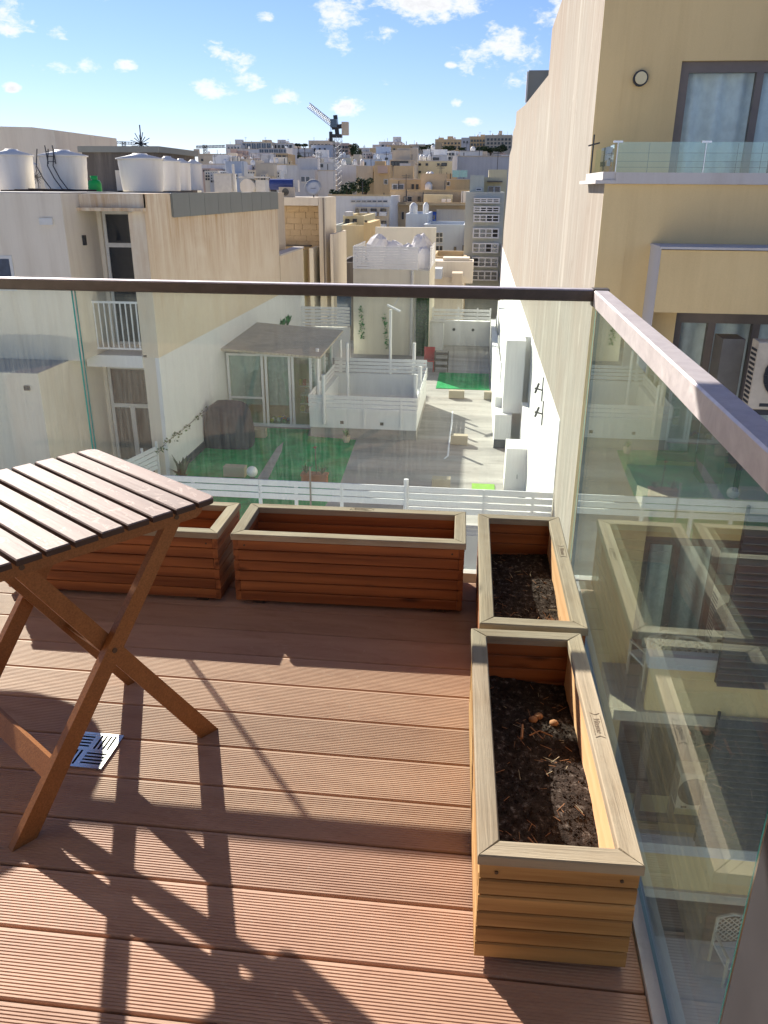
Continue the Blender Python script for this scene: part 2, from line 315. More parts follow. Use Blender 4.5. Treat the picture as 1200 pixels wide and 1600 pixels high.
M['hill'] = stucco('hill_ground', (0.20, 0.17, 0.11), 0.0, 0.6, (0.1, 0.1, 0.05), 0.05, 0.1)
M['sheet'] = plain('crumpled_white_sheet', (0.80, 0.77, 0.74), 0.8, 0, 0.05, 0.02)
M['rattan'] = plain('pale_lattice', (0.62, 0.57, 0.45), 0.6)
M['awning'] = plain('canvas', (0.5, 0.45, 0.36), 0.9)

# ------------------------------------------------------------------ mesh helpers
class MB:
    def __init__(s): s.v = []; s.f = []; s.mi = []; s.M = None; s.sm = []
    def add(s, vs, fs, mi=0, smooth=False):
        b = len(s.v)
        for q in vs:
            q = Vector(q)
            if s.M is not None: q = s.M @ q
            s.v.append(tuple(q))
        for f in fs: s.f.append(tuple(b+i for i in f)); s.mi.append(mi); s.sm.append(smooth)
        return s
    def box(s, x0, x1, y0, y1, z0, z1, mi=0):
        return s.add([(x0,y0,z0),(x1,y0,z0),(x1,y1,z0),(x0,y1,z0),(x0,y0,z1),(x1,y0,z1),(x1,y1,z1),(x0,y1,z1)],
                     [(0,3,2,1),(4,5,6,7),(0,1,5,4),(1,2,6,5),(2,3,7,6),(3,0,4,7)], mi)
    def bbox(s, x0, x1, y0, y1, z0, z1, b=0.002, mi=0):       # long edges along x chamfered
        sec = [(y0+b,z0),(y1-b,z0),(y1,z0+b),(y1,z1-b),(y1-b,z1),(y0+b,z1),(y0,z1-b),(y0,z0+b)]
        vs = [(x0,y,z) for y,z in sec] + [(x1,y,z) for y,z in sec]
        fs = [(i,(i+1)%8,8+(i+1)%8,8+i) for i in range(8)] + [tuple(range(7,-1,-1)), tuple(range(8,16))]
        return s.add(vs, [tuple(reversed(f)) for f in fs], mi)
    def prism(s, pts, z0, z1, mi=0, axis='z', smooth=False):
        n = len(pts)
        def P(a, b, c):
            return {'z': (a, b, c), 'y': (a, c, b), 'x': (c, a, b)}[axis]
        vs = [P(a, b, z0) for a, b in pts] + [P(a, b, z1) for a, b in pts]
        fs = [tuple(reversed(range(n))), tuple(range(n, 2*n))] + [(i, (i+1) % n, n+(i+1) % n, n+i) for i in range(n)]
        return s.add(vs, fs, mi)
    def cyl(s, a, b, r, r2=None, n=10, mi=0, cap=True, smooth=True):
        a = Vector(a); b = Vector(b); r2 = r if r2 is None else r2; d = (b-a).normalized()
        u = d.orthogonal().normalized(); w = d.cross(u)
        vs = [a+(u*math.cos(2*math.pi*i/n)+w*math.sin(2*math.pi*i/n))*r for i in range(n)] + [b+(u*math.cos(2*math.pi*i/n)+w*math.sin(2*math.pi*i/n))*r2 for i in range(n)]
        s.add(vs, [(i, (i+1) % n, n+(i+1) % n, n+i) for i in range(n)], mi, smooth)
        if cap: s.add(vs, [tuple(reversed(range(n))), tuple(range(n, 2*n))], mi)
        return s
    def bar(s, a, b, w, h, mi=0, up=(0, 0, 1)):              # rectangular bar from a to b
        a = Vector(a); b = Vector(b); d = (b-a).normalized(); u = Vector(up); x = d.cross(u)
        if x.length < 1e-4: x = d.cross(Vector((1, 0, 0)))
        x.normalize(); z = x.cross(d).normalized(); x = x*w/2; z = z*h/2
        vs = [a-x-z, a+x-z, a+x+z, a-x+z, b-x-z, b+x-z, b+x+z, b-x+z]
        return s.add(vs, [(0,1,2,3),(7,6,5,4),(0,4,5,1),(1,5,6,2),(2,6,7,3),(3,7,4,0)], mi)
    def lathe(s, prof, n=16, c=(0, 0, 0), mi=0, smooth=True):
        vs = []
        for r, z in prof:
            for i in range(n):
                a = 2*math.pi*i/n; vs.append((c[0]+r*math.cos(a), c[1]+r*math.sin(a), c[2]+z))
        fs = []
        for k in range(len(prof)-1):
            for i in range(n):
                j = (i+1) % n; fs.append((k*n+i, k*n+j, (k+1)*n+j, (k+1)*n+i))
        return s.add(vs, fs, mi, smooth)
    def mesh(s, name, mats):
        me = bpy.data.meshes.new(name); me.from_pydata(s.v, [], s.f)
        for x in (mats if isinstance(mats, (list, tuple)) else [mats]): me.materials.append(M[x] if isinstance(x, str) else x)
        me.polygons.foreach_set('material_index', s.mi); me.polygons.foreach_set('use_smooth', s.sm); me.update(); return me
    def build(s, name, mats, parent=None, **k):
        return inst(name, s.mesh(name, mats), parent, **k)

def inst(name, me, parent=None, loc=None, rz=0, rot=None, **props):
    o = bpy.data.objects.new(name, me); col.objects.link(o)
    if parent is not None: o.parent = parent
    if loc is not None: o.location = loc
    if rot is not None: o.rotation_euler = rot
    elif rz: o.rotation_euler = (0, 0, rz)
    for a, b in props.items(): o[a] = b
    return o
def thing(name, label, cat, loc=(0, 0, 0), rz=0, group=None):
    o = bpy.data.objects.new(name, None); col.objects.link(o); o.location = loc; o.rotation_euler = (0, 0, rz)
    o['label'] = label; o['category'] = cat
    if group: o['group'] = group
    return o
def setting(name, loc=(0, 0, 0)):
    o = bpy.data.objects.new(name, None); col.objects.link(o); o.location = loc; o['kind'] = 'structure'; return o
def copy_tree(o, loc, rz, label, parent=None):
    c = o.copy(); col.objects.link(c)
    if parent is None: c.location = loc; c.rotation_euler = (0, 0, rz); c['label'] = label
    else: c.parent = parent
    for ch in list(o.children): copy_tree(ch, None, None, None, c)
    return c
def T(x=0, y=0, z=0, rz=0, rx=0, ry=0):
    return Matrix.Translation((x, y, z)) @ Matrix.Rotation(rz, 4, 'Z') @ Matrix.Rotation(ry, 4, 'Y') @ Matrix.Rotation(rx, 4, 'X')

# ================================================================== our own building and deck
DX = 0.378; GXE = 0.412
own = thing('own_building', 'pale rendered building carrying the wooden roof deck', 'building')
b = MB(); b.box(-7.0, GXE, -7, 2.90, -12.8, -0.12); b.build('wall', 'white_wall', own)
b = MB(); b.box(-7.0, GXE, -2.0, -1.75, -0.11, 3.0); b.build('rear_wall', 'cream', own)
b = MB(); b.box(-3.5, 0.30, -1.749, -1.70, 0.0, 2.3); b.build('unseen_dark_door', 'pane', own)  # unseen dark doors, added to cut light bounced off the rear wall
b = MB(); b.box(-7.0, GXE, -1.749, 0.55, 2.62, 2.80); b.build('sky_blocking_slab', 'cream', own)  # unseen slab, added to block sky above the deck
deck = setting('deck')
prof = []; BW = 0.1483; gap = 0.0055; nb = 19
y = gap/2; b0 = 0.006
pts = [(y+0.0025, 0.0), ]
gw = (BW-gap-2*b0)/nb
pts = [(y, -0.004), (y+0.0025, 0)]
for k in range(nb):
    a = y+b0+k*gw
    pts += [(a, 0), (a+0.0012, -0.0014), (a+gw*0.30, -0.0014), (a+gw*0.30+0.0012, 0)]
pts += [(BW-gap/2-0.0025, 0), (BW-gap/2, -0.004)]
def board_mesh(x0, x1):
    mb = MB(); n = len(pts); vs = []
    for X in (x0, x1):
        vs += [(X, p[0], p[1]) for p in pts] + [(X, BW-gap/2, -0.025), (X, gap/2, -0.025)]
    N = n+2
    fs = [(i, i+N, (i+1) % N+N, (i+1) % N) for i in range(N)]
    mb.add(vs, fs); mb.add([vs[i] for i in range(N)], [tuple(range(N))]); mb.add([vs[i+N] for i in range(N)], [tuple(reversed(range(N)))])
    return mb.mesh('deck_board', 'deck')
bm0 = board_mesh(-3.6, DX-0.012)
for k in range(-18, 13):
    y0 = 0.9461 + BW*k
    if y0+BW > 2.79: continue
    inst('deck_board', bm0, deck, (0, y0, 0))
b = MB(); b.box(-3.6, DX, -1.7, 2.765, -0.118, -0.026); b.build('joist', 'sub', deck)
b = MB(); b.box(-3.6, DX+0.012, 2.768, 2.80, -0.118, 0.016); b.box(DX-0.010, DX+0.014, -1.7, 2.766, -0.116, 0.012); b.build('edge_trim', 'pale_stone', deck)

# floor drain grate
g = thing('floor_drain', 'small square stainless drain grate set in the deck beside the table leg', 'drain grate', (-0.952, 1.625, 0.001), R(-1.5))
b = MB(); S = 0.068
b.box(-S, S, -S, -S+0.009, 0, 0.005); b.box(-S, S, S-0.009, S, 0, 0.005); b.box(-S, -S+0.009, -S+0.009, S-0.009, 0, 0.005); b.box(S-0.009, S, -S+0.009, S-0.009, 0, 0.005)
b.box(-0.004, 0.004, -S+0.009, S-0.009, 0, 0.0047); b.box(-S+0.009, -0.004, -0.004, 0.004, 0, 0.0047); b.box(0.004, S-0.009, -0.004, 0.004, 0, 0.0047)
b.build('frame', 'steel', g)
a0, a1 = 0.004, S-0.009; nn = 9
for qx in (-1, 1):
    for qy in (-1, 1):
        b = MB(); horiz = (qx*qy < 0); st = (a1-a0)/nn
        for k in range(0, nn, 2):
            lo, hi = a0+k*st, a0+(k+1)*st
            if horiz: xs, ys = (a0, a1), (lo, hi)
            else: xs, ys = (lo, hi), (a0, a1)
            X = sorted((qx*xs[0], qx*xs[1])); Y = sorted((qy*ys[0], qy*ys[1]))
            b.box(X[0], X[1], Y[0], Y[1], 0.0003, 0.0043)
        b.build('slot_bars', 'steel', g)
b = MB(); b.box(-S+0.002, S-0.002, -S+0.002, S-0.002, -0.0005, 0.0002); b.build('sump', 'sub', g)

# ------------------------------------------------------------------ planters
L, PW, PH, RW = 0.80, 0.291, 0.272, 0.040
BT = 0.018
def planter(loc, rz, label, outer, inner, soil, seed, brand=None, endlab=None):
    rr = random.Random(seed)
    p = thing('wooden_planter', label, 'planter box', loc, rz, 'wooden planter boxes along the glass balustrade')
    nbd = 6; z0 = 0.016; zt = PH-0.022; bh = (zt-z0)/nbd
    e = 0.005
    lm = MB().bbox(0, L-2*e, 0, BT, 0.0013, bh-0.0013, 0.0028).mesh('side_board', outer)
    lmi = MB().bbox(0, L-2*e-2*BT-0.002, 0, 0.006, 0.0010, bh-0.0010, 0.002).mesh('inner_board', inner)
    sm = MB().bbox(0, PW-2*e-2*BT-0.001, 0, BT, 0.0013, bh-0.0013, 0.0028).mesh('end_board', outer)
    smf = MB().bbox(0, PW-2*e, 0, BT, 0.0013, bh-0.0013, 0.0028).mesh('end_board', outer)
    smi = MB().bbox(0, PW-2*e-2*BT-0.016, 0, 0.006, 0.0010, bh-0.0010, 0.002).mesh('inner_board', inner)
    for k in range(nbd):
        z = z0+bh*k; j = lambda: rr.uniform(-0.0008, 0.0008)
        inst('side_board', MBL(outer, L-2*e-2*BT-0.001, bh), p, (e+BT+0.0005, e+j(), z))
        inst('side_board', MBL(outer, L-2*e-2*BT-0.001, bh), p, (e+BT+0.0005, PW-e-BT+j(), z))
        inst('inner_board', lmi, p, (e+BT+0.001, e+BT+0.0015, z)); inst('inner_board', lmi, p, (e+BT+0.001, PW-e-BT-0.0075, z))
        for xx in (e, L-e-BT):
            inst('end_board', smf, p, (xx+BT+j(), e, z), R(90))
        for xx in (e+BT+0.0075, L-e-BT-0.0015):
            inst('inner_board', smi, p, (xx, e+BT+0.008, z), R(90))
    # mitred rim
    z1 = zt+0.0005
    def rim(name, q, ln, off):
        mb = MB(); t_ = PH-z1
        # trapezoid in local x, rotated into place
        vs = []
        c = 0.0025
        for zz, ins in ((0, 0), (t_-c, 0), (t_, c)):
            vs += [(0.0008+ins, ins, zz), (ln-0.0008-ins, ins, zz), (ln-RW-0.0008+0*ins, RW-ins, zz), (RW+0.0008, RW-ins, zz)]
        fs = [(3, 2, 1, 0), (8, 9, 10, 11)]
        for a in (0, 4):
            for i in range(4): fs.append((a+i, a+(i+1) % 4, a+4+(i+1) % 4, a+4+i))
        mb.add(vs, fs); return mb.build(name, 'rim', p, loc=(q[0], q[1], z1), rz=R(off))
    rim('rim_board', (0, 0), L, 0); r2 = rim('rim_board', (L, PW), L, 180)
    rim('rim_board', (L, 0), PW, 90); rim('rim_board', (0, PW), PW, 270)
    b = MB(); b.box(e+BT+0.002, L-e-BT-0.002, e+BT+0.002, PW-e-BT-0.002, 0.014, 0.0155); b.build('floor_panel', outer, p)
    for xx in (0.06, L-0.10):
        MB().box(xx, xx+0.04, 0.02, PW-0.02, 0.0005, 0.0138).build('foot', 'endgrain', p)
    for xx in (e, L-e):
        for yy in (0.035, PW-0.035):
            for zz in (zt-0.02, ):
                s_ = 1 if xx > 0.4 else -1
                MB().cyl((xx-0.001*s_, yy, zz), (xx+0.0016*s_, yy, zz), 0.0035, n=8).build('screw', 'screw', p)
    for xx in (0.045, L-0.045):
        for yy, s_ in ((e, -1), (PW-e, 1)):
            MB().cyl((xx, yy-0.001*s_, zt-0.02), (xx, yy+0.0016*s_, zt-0.02), 0.0035, n=8).build('screw', 'screw', p)
    if brand:
        # burnt banner mark with writing on one rim board
        bx, by, brz = brand
        h = MB(); zz = PH+0.0006
        w2, h2 = 0.036, 0.0105
        h.M = T(bx, by, 0, brz)
        out = [(-w2-0.008, h2), (-w2-0.002, 0.0), (-w2-0.008, -h2)]
        for s_ in (1, -1):
            q = [(x*s_, y_*1.0) for x, y_ in out]
            for i in range(2): h.bar((q[i][0], q[i][1], zz), (q[i+1][0], q[i+1][1], zz), 0.0012, 0.0008)
            h.bar((-w2, h2*s_, zz), (w2, h2*s_*0.98, zz), 0.0007, 0.0008)
        h.build('brand_frame', 'burn', p)
        cu = bpy.data.curves.new('brand_text', 'FONT'); cu.body = 'Viteme'; cu.size = 0.019; cu.align_x = 'CENTER'; cu.align_y = 'CENTER'; cu.shear = 0.3; cu.extrude = 0.0003
        cu.materials.append(M['burn'])
        o = bpy.data.objects.new('brand_text', cu); col.objects.link(o)
        bpy.context.view_layer.update(); me = bpy.data.meshes.new_from_object(o); bpy.data.objects.remove(o)
        if not me.materials: me.materials.append(M['burn'])
        inst('brand_text', me, p, (bx, by, zz), brz)
    if soil is not None:
        mb = MB(); nx, ny = 64, 20; x0, x1 = e+BT+0.009, L-e-BT-0.009; y0, y1 = e+BT+0.009, PW-e-BT-0.009
        ph = [rr.uniform(0, 6) for _ in range(6)]
        def hz(x, y): return soil + 0.008*math.sin(9*x+ph[0])*math.cos(14*y+ph[1]) + 0.005*math.sin(23*x+ph[2]+8*y) + rr.uniform(-0.0025, 0.0025)
        vs = [(x0+(x1-x0)*i/nx, y0+(y1-y0)*j/ny, hz(x0+(x1-x0)*i/nx, y0+(y1-y0)*j/ny)) for j in range(ny+1) for i in range(nx+1)]
        fs = [(j*(nx+1)+i, j*(nx+1)+i+1, (j+1)*(nx+1)+i+1, (j+1)*(nx+1)+i) for j in range(ny) for i in range(nx)]
        mb.add(vs, fs, 0, True); s = mb.build('soil', 'soil', p); s['kind'] = 'stuff'
        mb = MB()
        for k in range(2600):
            x, y_ = rr.uniform(x0+.004, x1-.004), rr.uniform(y0+.004, y1-.004); r_ = rr.uniform(0.0008, 0.0034)*(1.6 if rr.random() < 0.05 else 1)
            z = soil+0.008*math.sin(9*x+ph[0])*math.cos(14*y_+ph[1])+0.005*math.sin(23*x+ph[2]+8*y_)
            mb.M = T(x, y_, z+r_*0.3, rr.uniform(0, 6), rr.uniform(-.6, .6), rr.uniform(-.6, .6))
            mb.add([(r_, 0, 0), (-r_, r_*.3, 0), (0, r_, -r_*.3), (0, -r_, 0), (0, 0, r_), (0, 0, -r_)], [(0, 2, 4), (2, 1, 4), (1, 3, 4), (3, 0, 4), (2, 0, 5), (1, 2, 5), (3, 1, 5), (0, 3, 5)])
        mb.M = None; s = mb.build('soil_crumbs', 'soil', p); s['kind'] = 'stuff'
        mb = MB()
        for k in range(70):
            x, y_ = rr.uniform(x0+.02, x1-.02), rr.uniform(y0+.02, y1-.02); a = rr.uniform(0, 3.14); l_ = rr.uniform(0.004, 0.016); z = soil+0.010
            mb.cyl((x-l_*math.cos(a), y_-l_*math.sin(a), z+rr.uniform(-.006, .004)), (x+l_*math.cos(a), y_+l_*math.sin(a), z+rr.uniform(-.004, .006)), 0.0007, 0.0004, 4, rr.choice((0, 0, 1)))
        s = mb.build('plant_litter', ['straw', 'straw2'], p); s['kind'] = 'stuff'
    return p
_mbl = {}
def MBL(mat, ln, bh):
    k = (mat, round(ln, 4), round(bh, 5))
    if k not in _mbl: _mbl[k] = MB().bbox(0, ln, 0, BT, 0.0013, bh-0.0013, 0.0028).mesh('side_board', mat)
    return _mbl[k]
def long_y(x, y, r):      # planter whose long axis runs away from the camera
    a = R(r); return (x+PW*math.cos(a), y+PW*math.sin(a), 0), R(90+r)
l1, r1 = long_y(0.048, 1.114, 1.63)
P1 = planter(l1, r1, 'nearest planter box, yellowish pine with soil half in the sun, beside the right glass', 'pine', 'larch', 0.135, 1, (0.40, 0.020, R(180)))
l2, r2 = long_y(0.048, 1.943, 0.65)
P2 = planter(l2, r2, 'soil filled planter box in the far right corner, holding a dried dead plant', 'larch', 'larch', 0.13, 2, (0.50, 0.020, R(180)))
P3 = planter((-0.798, 2.447, 0), R(1.26), 'empty reddish planter box standing alone in the middle of the front glass', 'larch', 'larch', None, 3, (0.42, 0.272, R(180)))
P4 = planter((-1.642, 2.440, 0), R(0.4), 'reddish planter box partly hidden behind the folding table', 'larch', 'larch', None, 4)
# paler lining: sunlight on the side planters' right inside face put into its colour
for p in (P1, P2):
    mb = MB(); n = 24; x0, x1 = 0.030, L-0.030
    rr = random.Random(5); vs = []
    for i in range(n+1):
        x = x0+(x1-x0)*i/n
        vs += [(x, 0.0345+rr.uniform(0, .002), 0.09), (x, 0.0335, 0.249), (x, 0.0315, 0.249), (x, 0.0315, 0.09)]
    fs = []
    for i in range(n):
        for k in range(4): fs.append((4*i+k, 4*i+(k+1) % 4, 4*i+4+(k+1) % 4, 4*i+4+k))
    mb.add(vs, fs); mb.build('sunlit_lining', 'pine_sunlit', p)
# twigs in the nearest planter
def twig(par, pts_, r=0.0025, mat='straw'):
    mb = MB()
    for a, c in zip(pts_[:-1], pts_[1:]): mb.cyl(a, c, r, r*0.7, 5)
    mb.build('twig', mat, par)
twig(P1, [(0.50, 0.17, 0.150), (0.545, 0.165, 0.156)], 0.004)
twig(P1, [(0.515, 0.15, 0.148), (0.53, 0.125, 0.152), (0.515, 0.095, 0.149)], 0.0022); twig(P1, [(0.545, 0.145, 0.150), (0.50, 0.12, 0.152)], 0.0018)
twig(P1, [(0.13, 0.19, 0.150), (0.09, 0.175, 0.156)], 0.0035); twig(P1, [(0.18, 0.18, 0.150), (0.12, 0.15, 0.160)], 0.0018); twig(P1, [(0.10, 0.165, 0.152), (0.145, 0.145, 0.158)], 0.0032)
for q in ((0.60, 0.12), (0.585, 0.135), (0.575, 0.085)):
    mb = MB(); mb.lathe([(0.001, 0), (0.010, 0.003), (0.012, 0.008), (0.007, 0.013), (0.001, 0.014)], 7, (q[0], q[1], 0.137)); mb.build('bark_chip', 'straw', P1)
# dried plant in the far corner planter
dp = thing('dead_plant', 'dried brown seedling with fine twigs in the far right planter', 'dead plant', (0.30, 2.10, 0.135))
mb = MB(); rr = random.Random(11)
for k in range(150):
    a = rr.uniform(0, 6.28); e_ = rr.uniform(0.1, 1.4); l_ = rr.uniform(0.01, 0.035)
    c0 = Vector((-0.03+rr.uniform(-.02, .02), 0.055+rr.uniform(-.02, .02), 0.02+rr.uniform(-.01, .015)))
    mb.cyl(c0, c0+Vector((math.cos(a)*math.cos(e_), math.sin(a)*math.cos(e_), math.sin(e_)*0.6))*l_, 0.0006, 0.0004, 3)
o = mb.build('dry_twigs', 'straw', dp); o['kind'] = 'stuff'
mb = MB(); mb.cyl((0, 0, 0.0), (-0.012, 0.025, 0.018), 0.0016, 0.001, 5); mb.cyl((-0.012, 0.025, 0.018), (-0.03, 0.055, 0.02), 0.001, 0.0008, 5); mb.build('stem', 'straw2', dp)
mb = MB()
for k in range(12):
    mb.M = T(rr.uniform(-.03, .01), rr.uniform(-.03, .0), 0.004, rr.uniform(0, 6), rr.uniform(-.7, .7)); mb.add([(0, -.006, 0), (.012, 0, .004), (0, .006, 0), (-.012, 0, .003)], [(0, 1, 2, 3)])
mb.M = None; mb.build('dead_leaves', 'straw', dp)

# ------------------------------------------------------------------ folding table
TA = math.atan2(0.586, -0.811)
tb = thing('folding_table', 'weathered slatted wooden folding table with crossed legs on the deck', 'table', (-0.58, 1.70, 0), TA)
SW, SP, SL, TZ = 0.0508, 0.0603, 0.552, 0.70
def rslat(round_low, round_high):
    r_ = 0.022; pts_ = []
    def arc(cx, cy, a0):
        return [(cx+r_*math.cos(a0+i*math.pi/10), cy+r_*math.sin(a0+i*math.pi/10)) for i in range(6)]
    if round_low: pts_ += arc(r_, r_, math.pi); pts_ += arc(SL-r_, r_, 1.5*math.pi)
    else: pts_ += [(0, 0), (SL, 0)]
    if round_high: pts_ += arc(SL-r_, SW-r_, 0); pts_ += arc(r_, SW-r_, 0.5*math.pi)
    else: pts_ += [(SL, SW), (0, SW)]
    mb = MB(); n = len(pts_); c = 0.0025; cx, cy = SL/2, SW/2
    ins = [(x+(c if x < cx else -c), y_+(c if y_ < cy else -c)) for x, y_ in pts_]
    vs = [(x, y_, -0.014) for x, y_ in pts_]+[(x, y_, -c) for x, y_ in pts_]+[(x, y_, 0) for x, y_ in ins]
    fs = [tuple(reversed(range(n)))]+[(i, (i+1) % n, n+(i+1) % n, n+i) for i in range(n)]
    mb.add(vs, fs, 1); mb.add(vs, [(n+i, n+(i+1) % n, 2*n+(i+1) % n, 2*n+i) for i in range(n)]+[tuple(range(2*n, 3*n))], 0)
    return mb.mesh('slat', ['tabletop', 'endgrain'])
mA, mB_, mC = rslat(True, False), rslat(False, False), rslat(False, True)
NS = 9
for k in range(NS):
    inst('slat', mA if k == 0 else (mC if k == NS-1 else mB_), tb, (random.uniform(-.001, .001), k*SP, TZ+random.uniform(-.0006, .0006)), R(random.uniform(-.15, .15)))
TD = NS*SP-0.0095
def apron(x):
    mb = MB(); r_ = 0.02; hh = 0.04; y0, y1 = 0.012, TD-0.012
    pr_ = [(y0, hh), (y0, 0.022), (y0+0.006, 0.008), (y0+0.02, 0.0), (y1-0.02, 0.0), (y1-0.006, 0.008), (y1, 0.022), (y1, hh)]
    n = len(pr_); vs = [(x, a, TZ-0.0145-hh+c) for a, c in pr_]+[(x+0.020, a, TZ-0.0145-hh+c) for a, c in pr_]
    mb.add(vs, [tuple(range(n)), tuple(reversed(range(n, 2*n)))]+[(i, n+i, n+(i+1) % n, (i+1) % n) for i in range(n)])
    mb.build('apron', 'acacia', tb)
    for yy in (0.085, TD-0.085):
        MB().cyl((x-0.0015 if x < 0.3 else x+0.0215, yy, TZ-0.038), (x+0.001 if x < 0.3 else x+0.019, yy, TZ-0.038), 0.006, n=10).build('bolt', 'screw', tb)
apron(0.042); apron(SL-0.062)
zt = TZ-0.030
def leg(x, ya, yb, w=0.047):
    mb = MB(); d = Vector((0, yb-ya, -zt)).normalized(); nrm = Vector((0, d.z, -d.y))
    a0 = Vector((x, ya, zt)); k = w/2/abs(d.z)
    vs = []
    for xx in (x-0.010, x+0.010):
        vs += [(xx, ya-w/2*0.9, zt), (xx, ya+w/2*0.9, zt), (xx, yb+k, 0.0), (xx, yb-k, 0.0)]
    mb.add(vs, [(0, 1, 2, 3), (7, 6, 5, 4), (0, 4, 5, 1), (1, 5, 6, 2), (2, 6, 7, 3), (3, 7, 4, 0)])
    return mb.build('leg', 'acacia', tb)
yA0, yA1, yB0, yB1 = 0.060, 0.540, 0.455, 0.020
leg(0.073, yA0, yA1); leg(SL-0.073, yA0, yA1)
leg(0.095, yB0, yB1); leg(SL-0.095, yB0, yB1)
def lerp(a, c, f): return a+(c-a)*f
for (ya, yb, fz, x0_, x1_, w) in ((yA0, yA1, 0.80, 0.083, SL-0.083, 0.045), (yB0, yB1, 0.62, 0.105, SL-0.105, 0.045), (yB0, yB1, 0.10, 0.105, SL-0.105, 0.045)):
    yy = lerp(ya, yb, fz); zz = zt*(1-fz); sl = math.atan2(yb-ya, -zt)
    mb = MB(); d = Vector((0, yb-ya, -zt)).normalized(); mb.bar((x0_, yy, zz), (x1_, yy, zz), 0.018, w, 0, tuple(d)); mb.build('stretcher', 'acacia', tb)
yc = None
for i in range(200):
    f = i/199
    if lerp(yA0, yA1, f) >= lerp(yB0, yB1, f): yc = (lerp(yA0, yA1, f), zt*(1-f)); break
for x in (0.0615, SL-0.0615):
    MB().cyl((x, yc[0], yc[1]), (x+0.003, yc[0], yc[1]), 0.0065, n=10).build('bolt', 'screw', tb)

# round side table standing left of the picture (its shadow falls across the boards)
rt = thing('round_side_table', 'round dark garden table in the left corner of the deck', 'side table', (-2.03, 2.415, 0))
MB().lathe([(0.001, 0.70), (0.385, 0.70), (0.395, 0.71), (0.385, 0.722), (0.001, 0.722)], 40).build('tabletop', 'darkmetal', rt)
MB().cyl((0, 0, 0.03), (0, 0, 0.70), 0.03).build('pedestal', 'darkmetal', rt)
MB().lathe([(0.001, 0.0), (0.2, 0.0), (0.2, 0.015), (0.03, 0.035), (0.001, 0.035)], 24).build('foot', 'darkmetal', rt)

# ------------------------------------------------------------------ glass balustrades
GY, GX = 2.815, 0.402
def pane(name, x0, x1, y0, y1, z0, z1, gm, em, parent):
    mb = MB(); mb.box(0, x1-x0, 0, y1-y0, 0, z1-z0)
    thinx = (x1-x0) < (y1-y0)
    mb.mi = [1, 1, 0, 1, 0, 1] if not thinx else [1, 1, 1, 0, 1, 0]
    return inst(name, mb.mesh(name, [gm, em]), parent, (x0, y0, z0))
fb = thing('glass_balustrade', 'clear dusty glass balustrade with shade-darkened silver handrail across the front of the deck', 'glass balustrade', (-1.5, GY, 0))
def rel(parent): return parent.location
def P(mb, name, mats, par):
    mb.M = None; me = mb.mesh(name, mats); o = inst(name, me, par); o.location = tuple(-x for x in par.location); return o
def pane_w(name, x0, x1, y0, y1, z0, z1, gm, em, par):
    o = pane(name, x0, x1, y0, y1, z0, z1, gm, em, par); o.location = (x0-par.location.x, y0-par.location.y, z0-par.location.z); return o
pane_w('glass_pane', -1.424, GX-0.008, GY-0.006, GY+0.006, 0.006, 1.024, 'glassF', 'glassE', fb)
pane_w('glass_pane', -3.6, -1.436, GY-0.006, GY+0.006, 0.006, 1.024, 'glassF', 'glassE', fb)
mb = MB(); mb.bbox(-3.6, GX-0.026, GY-0.024, GY+0.024, 1.023, 1.062, 0.004); mb.mi = [1 if i in (3, 4, 5) else 0 for i in range(len(mb.f))]; P(mb, 'handrail', ['rail_shade', 'rail'], fb)  # top faces stay silver, the rest carry the painted shade
mb = MB(); mb.box(-3.6, GX+0.03, GY-0.012, GY+0.012, -0.06, 0.0055); P(mb, 'base_channel', 'pale_stone', fb)
sb = thing('glass_balustrade', 'greenish glass balustrade with silver grey handrail along the right side of the deck', 'glass balustrade', (GX, 1.0, 0))
for y0_, y1_ in ((0.858, GY-0.010), (-1.7, 0.846)):
    pane_w('glass_pane', GX-0.006, GX+0.006, y0_, y1_, -0.02, 1.024, 'glassR', 'glassEd', sb)
mb = MB(); mb.M = T(GX, 0, 0, R(90))
sec = [(-0.0235, 1.010), (0.0235, 1.010), (0.0235, 1.056), (0.0205, 1.060), (-0.0205, 1.060), (-0.0235, 1.056)]
vs = [(q, yy, z) for yy in (-1.7, GY-0.030) for q, z in sec]
mb2 = MB(); n = 6
mb2.add([(GX+v[0], v[1], v[2]) for v in vs], [tuple(range(n)), tuple(reversed(range(n, 2*n)))]+[(i, n+i, n+(i+1) % n, (i+1) % n) for i in range(n)])
P(mb2, 'handrail', 'rail', sb)
mb = MB(); mb.box(GX-0.0255, GX+0.026, GY-0.028, GY+0.026, 1.008, 1.0635); P(mb, 'corner_bracket', 'rail_shade', sb)
mb = MB(); mb.box(GX-0.009, GX+0.012, -1.7, GY-0.013, -0.118, -0.0205); P(mb, 'base_channel', 'pale_stone', sb)
mb = MB(); mb.box(GX-0.007, GX+0.007, 0.8475, 0.8565, 0.0, 1.009); P(mb, 'joint_strip', 'glassEd', sb)

mb = MB(); mb.box(GX-0.016, GX-0.0075, 0.829, 0.834, 0.0, 1.009); P(mb, 'frame_post', 'steel', sb)
mb = MB(); mb.box(GX-0.016, GX-0.0076, 0.650, 0.8285, 0.0, 1.009); P(mb, 'frame_post', 'darkmetal', sb)
# unseen awning guessed from the handrail shadow, widened to block sky over the deck
aw = thing('unseen_awning', 'unseen beige canvas awning, widened to block sky over the deck', 'awning', (-1.6, 0.5, 2.4))
mb = MB(); mb.box(-3.6, 0.38, -1.7, 3.08, 2.34, 2.352); P(mb, 'canvas', 'awning', aw)
mb = MB(); mb.box(-3.6, 0.38, 3.081, 3.12, 2.32, 2.37); P(mb, 'front_bar', 'whitem', aw)

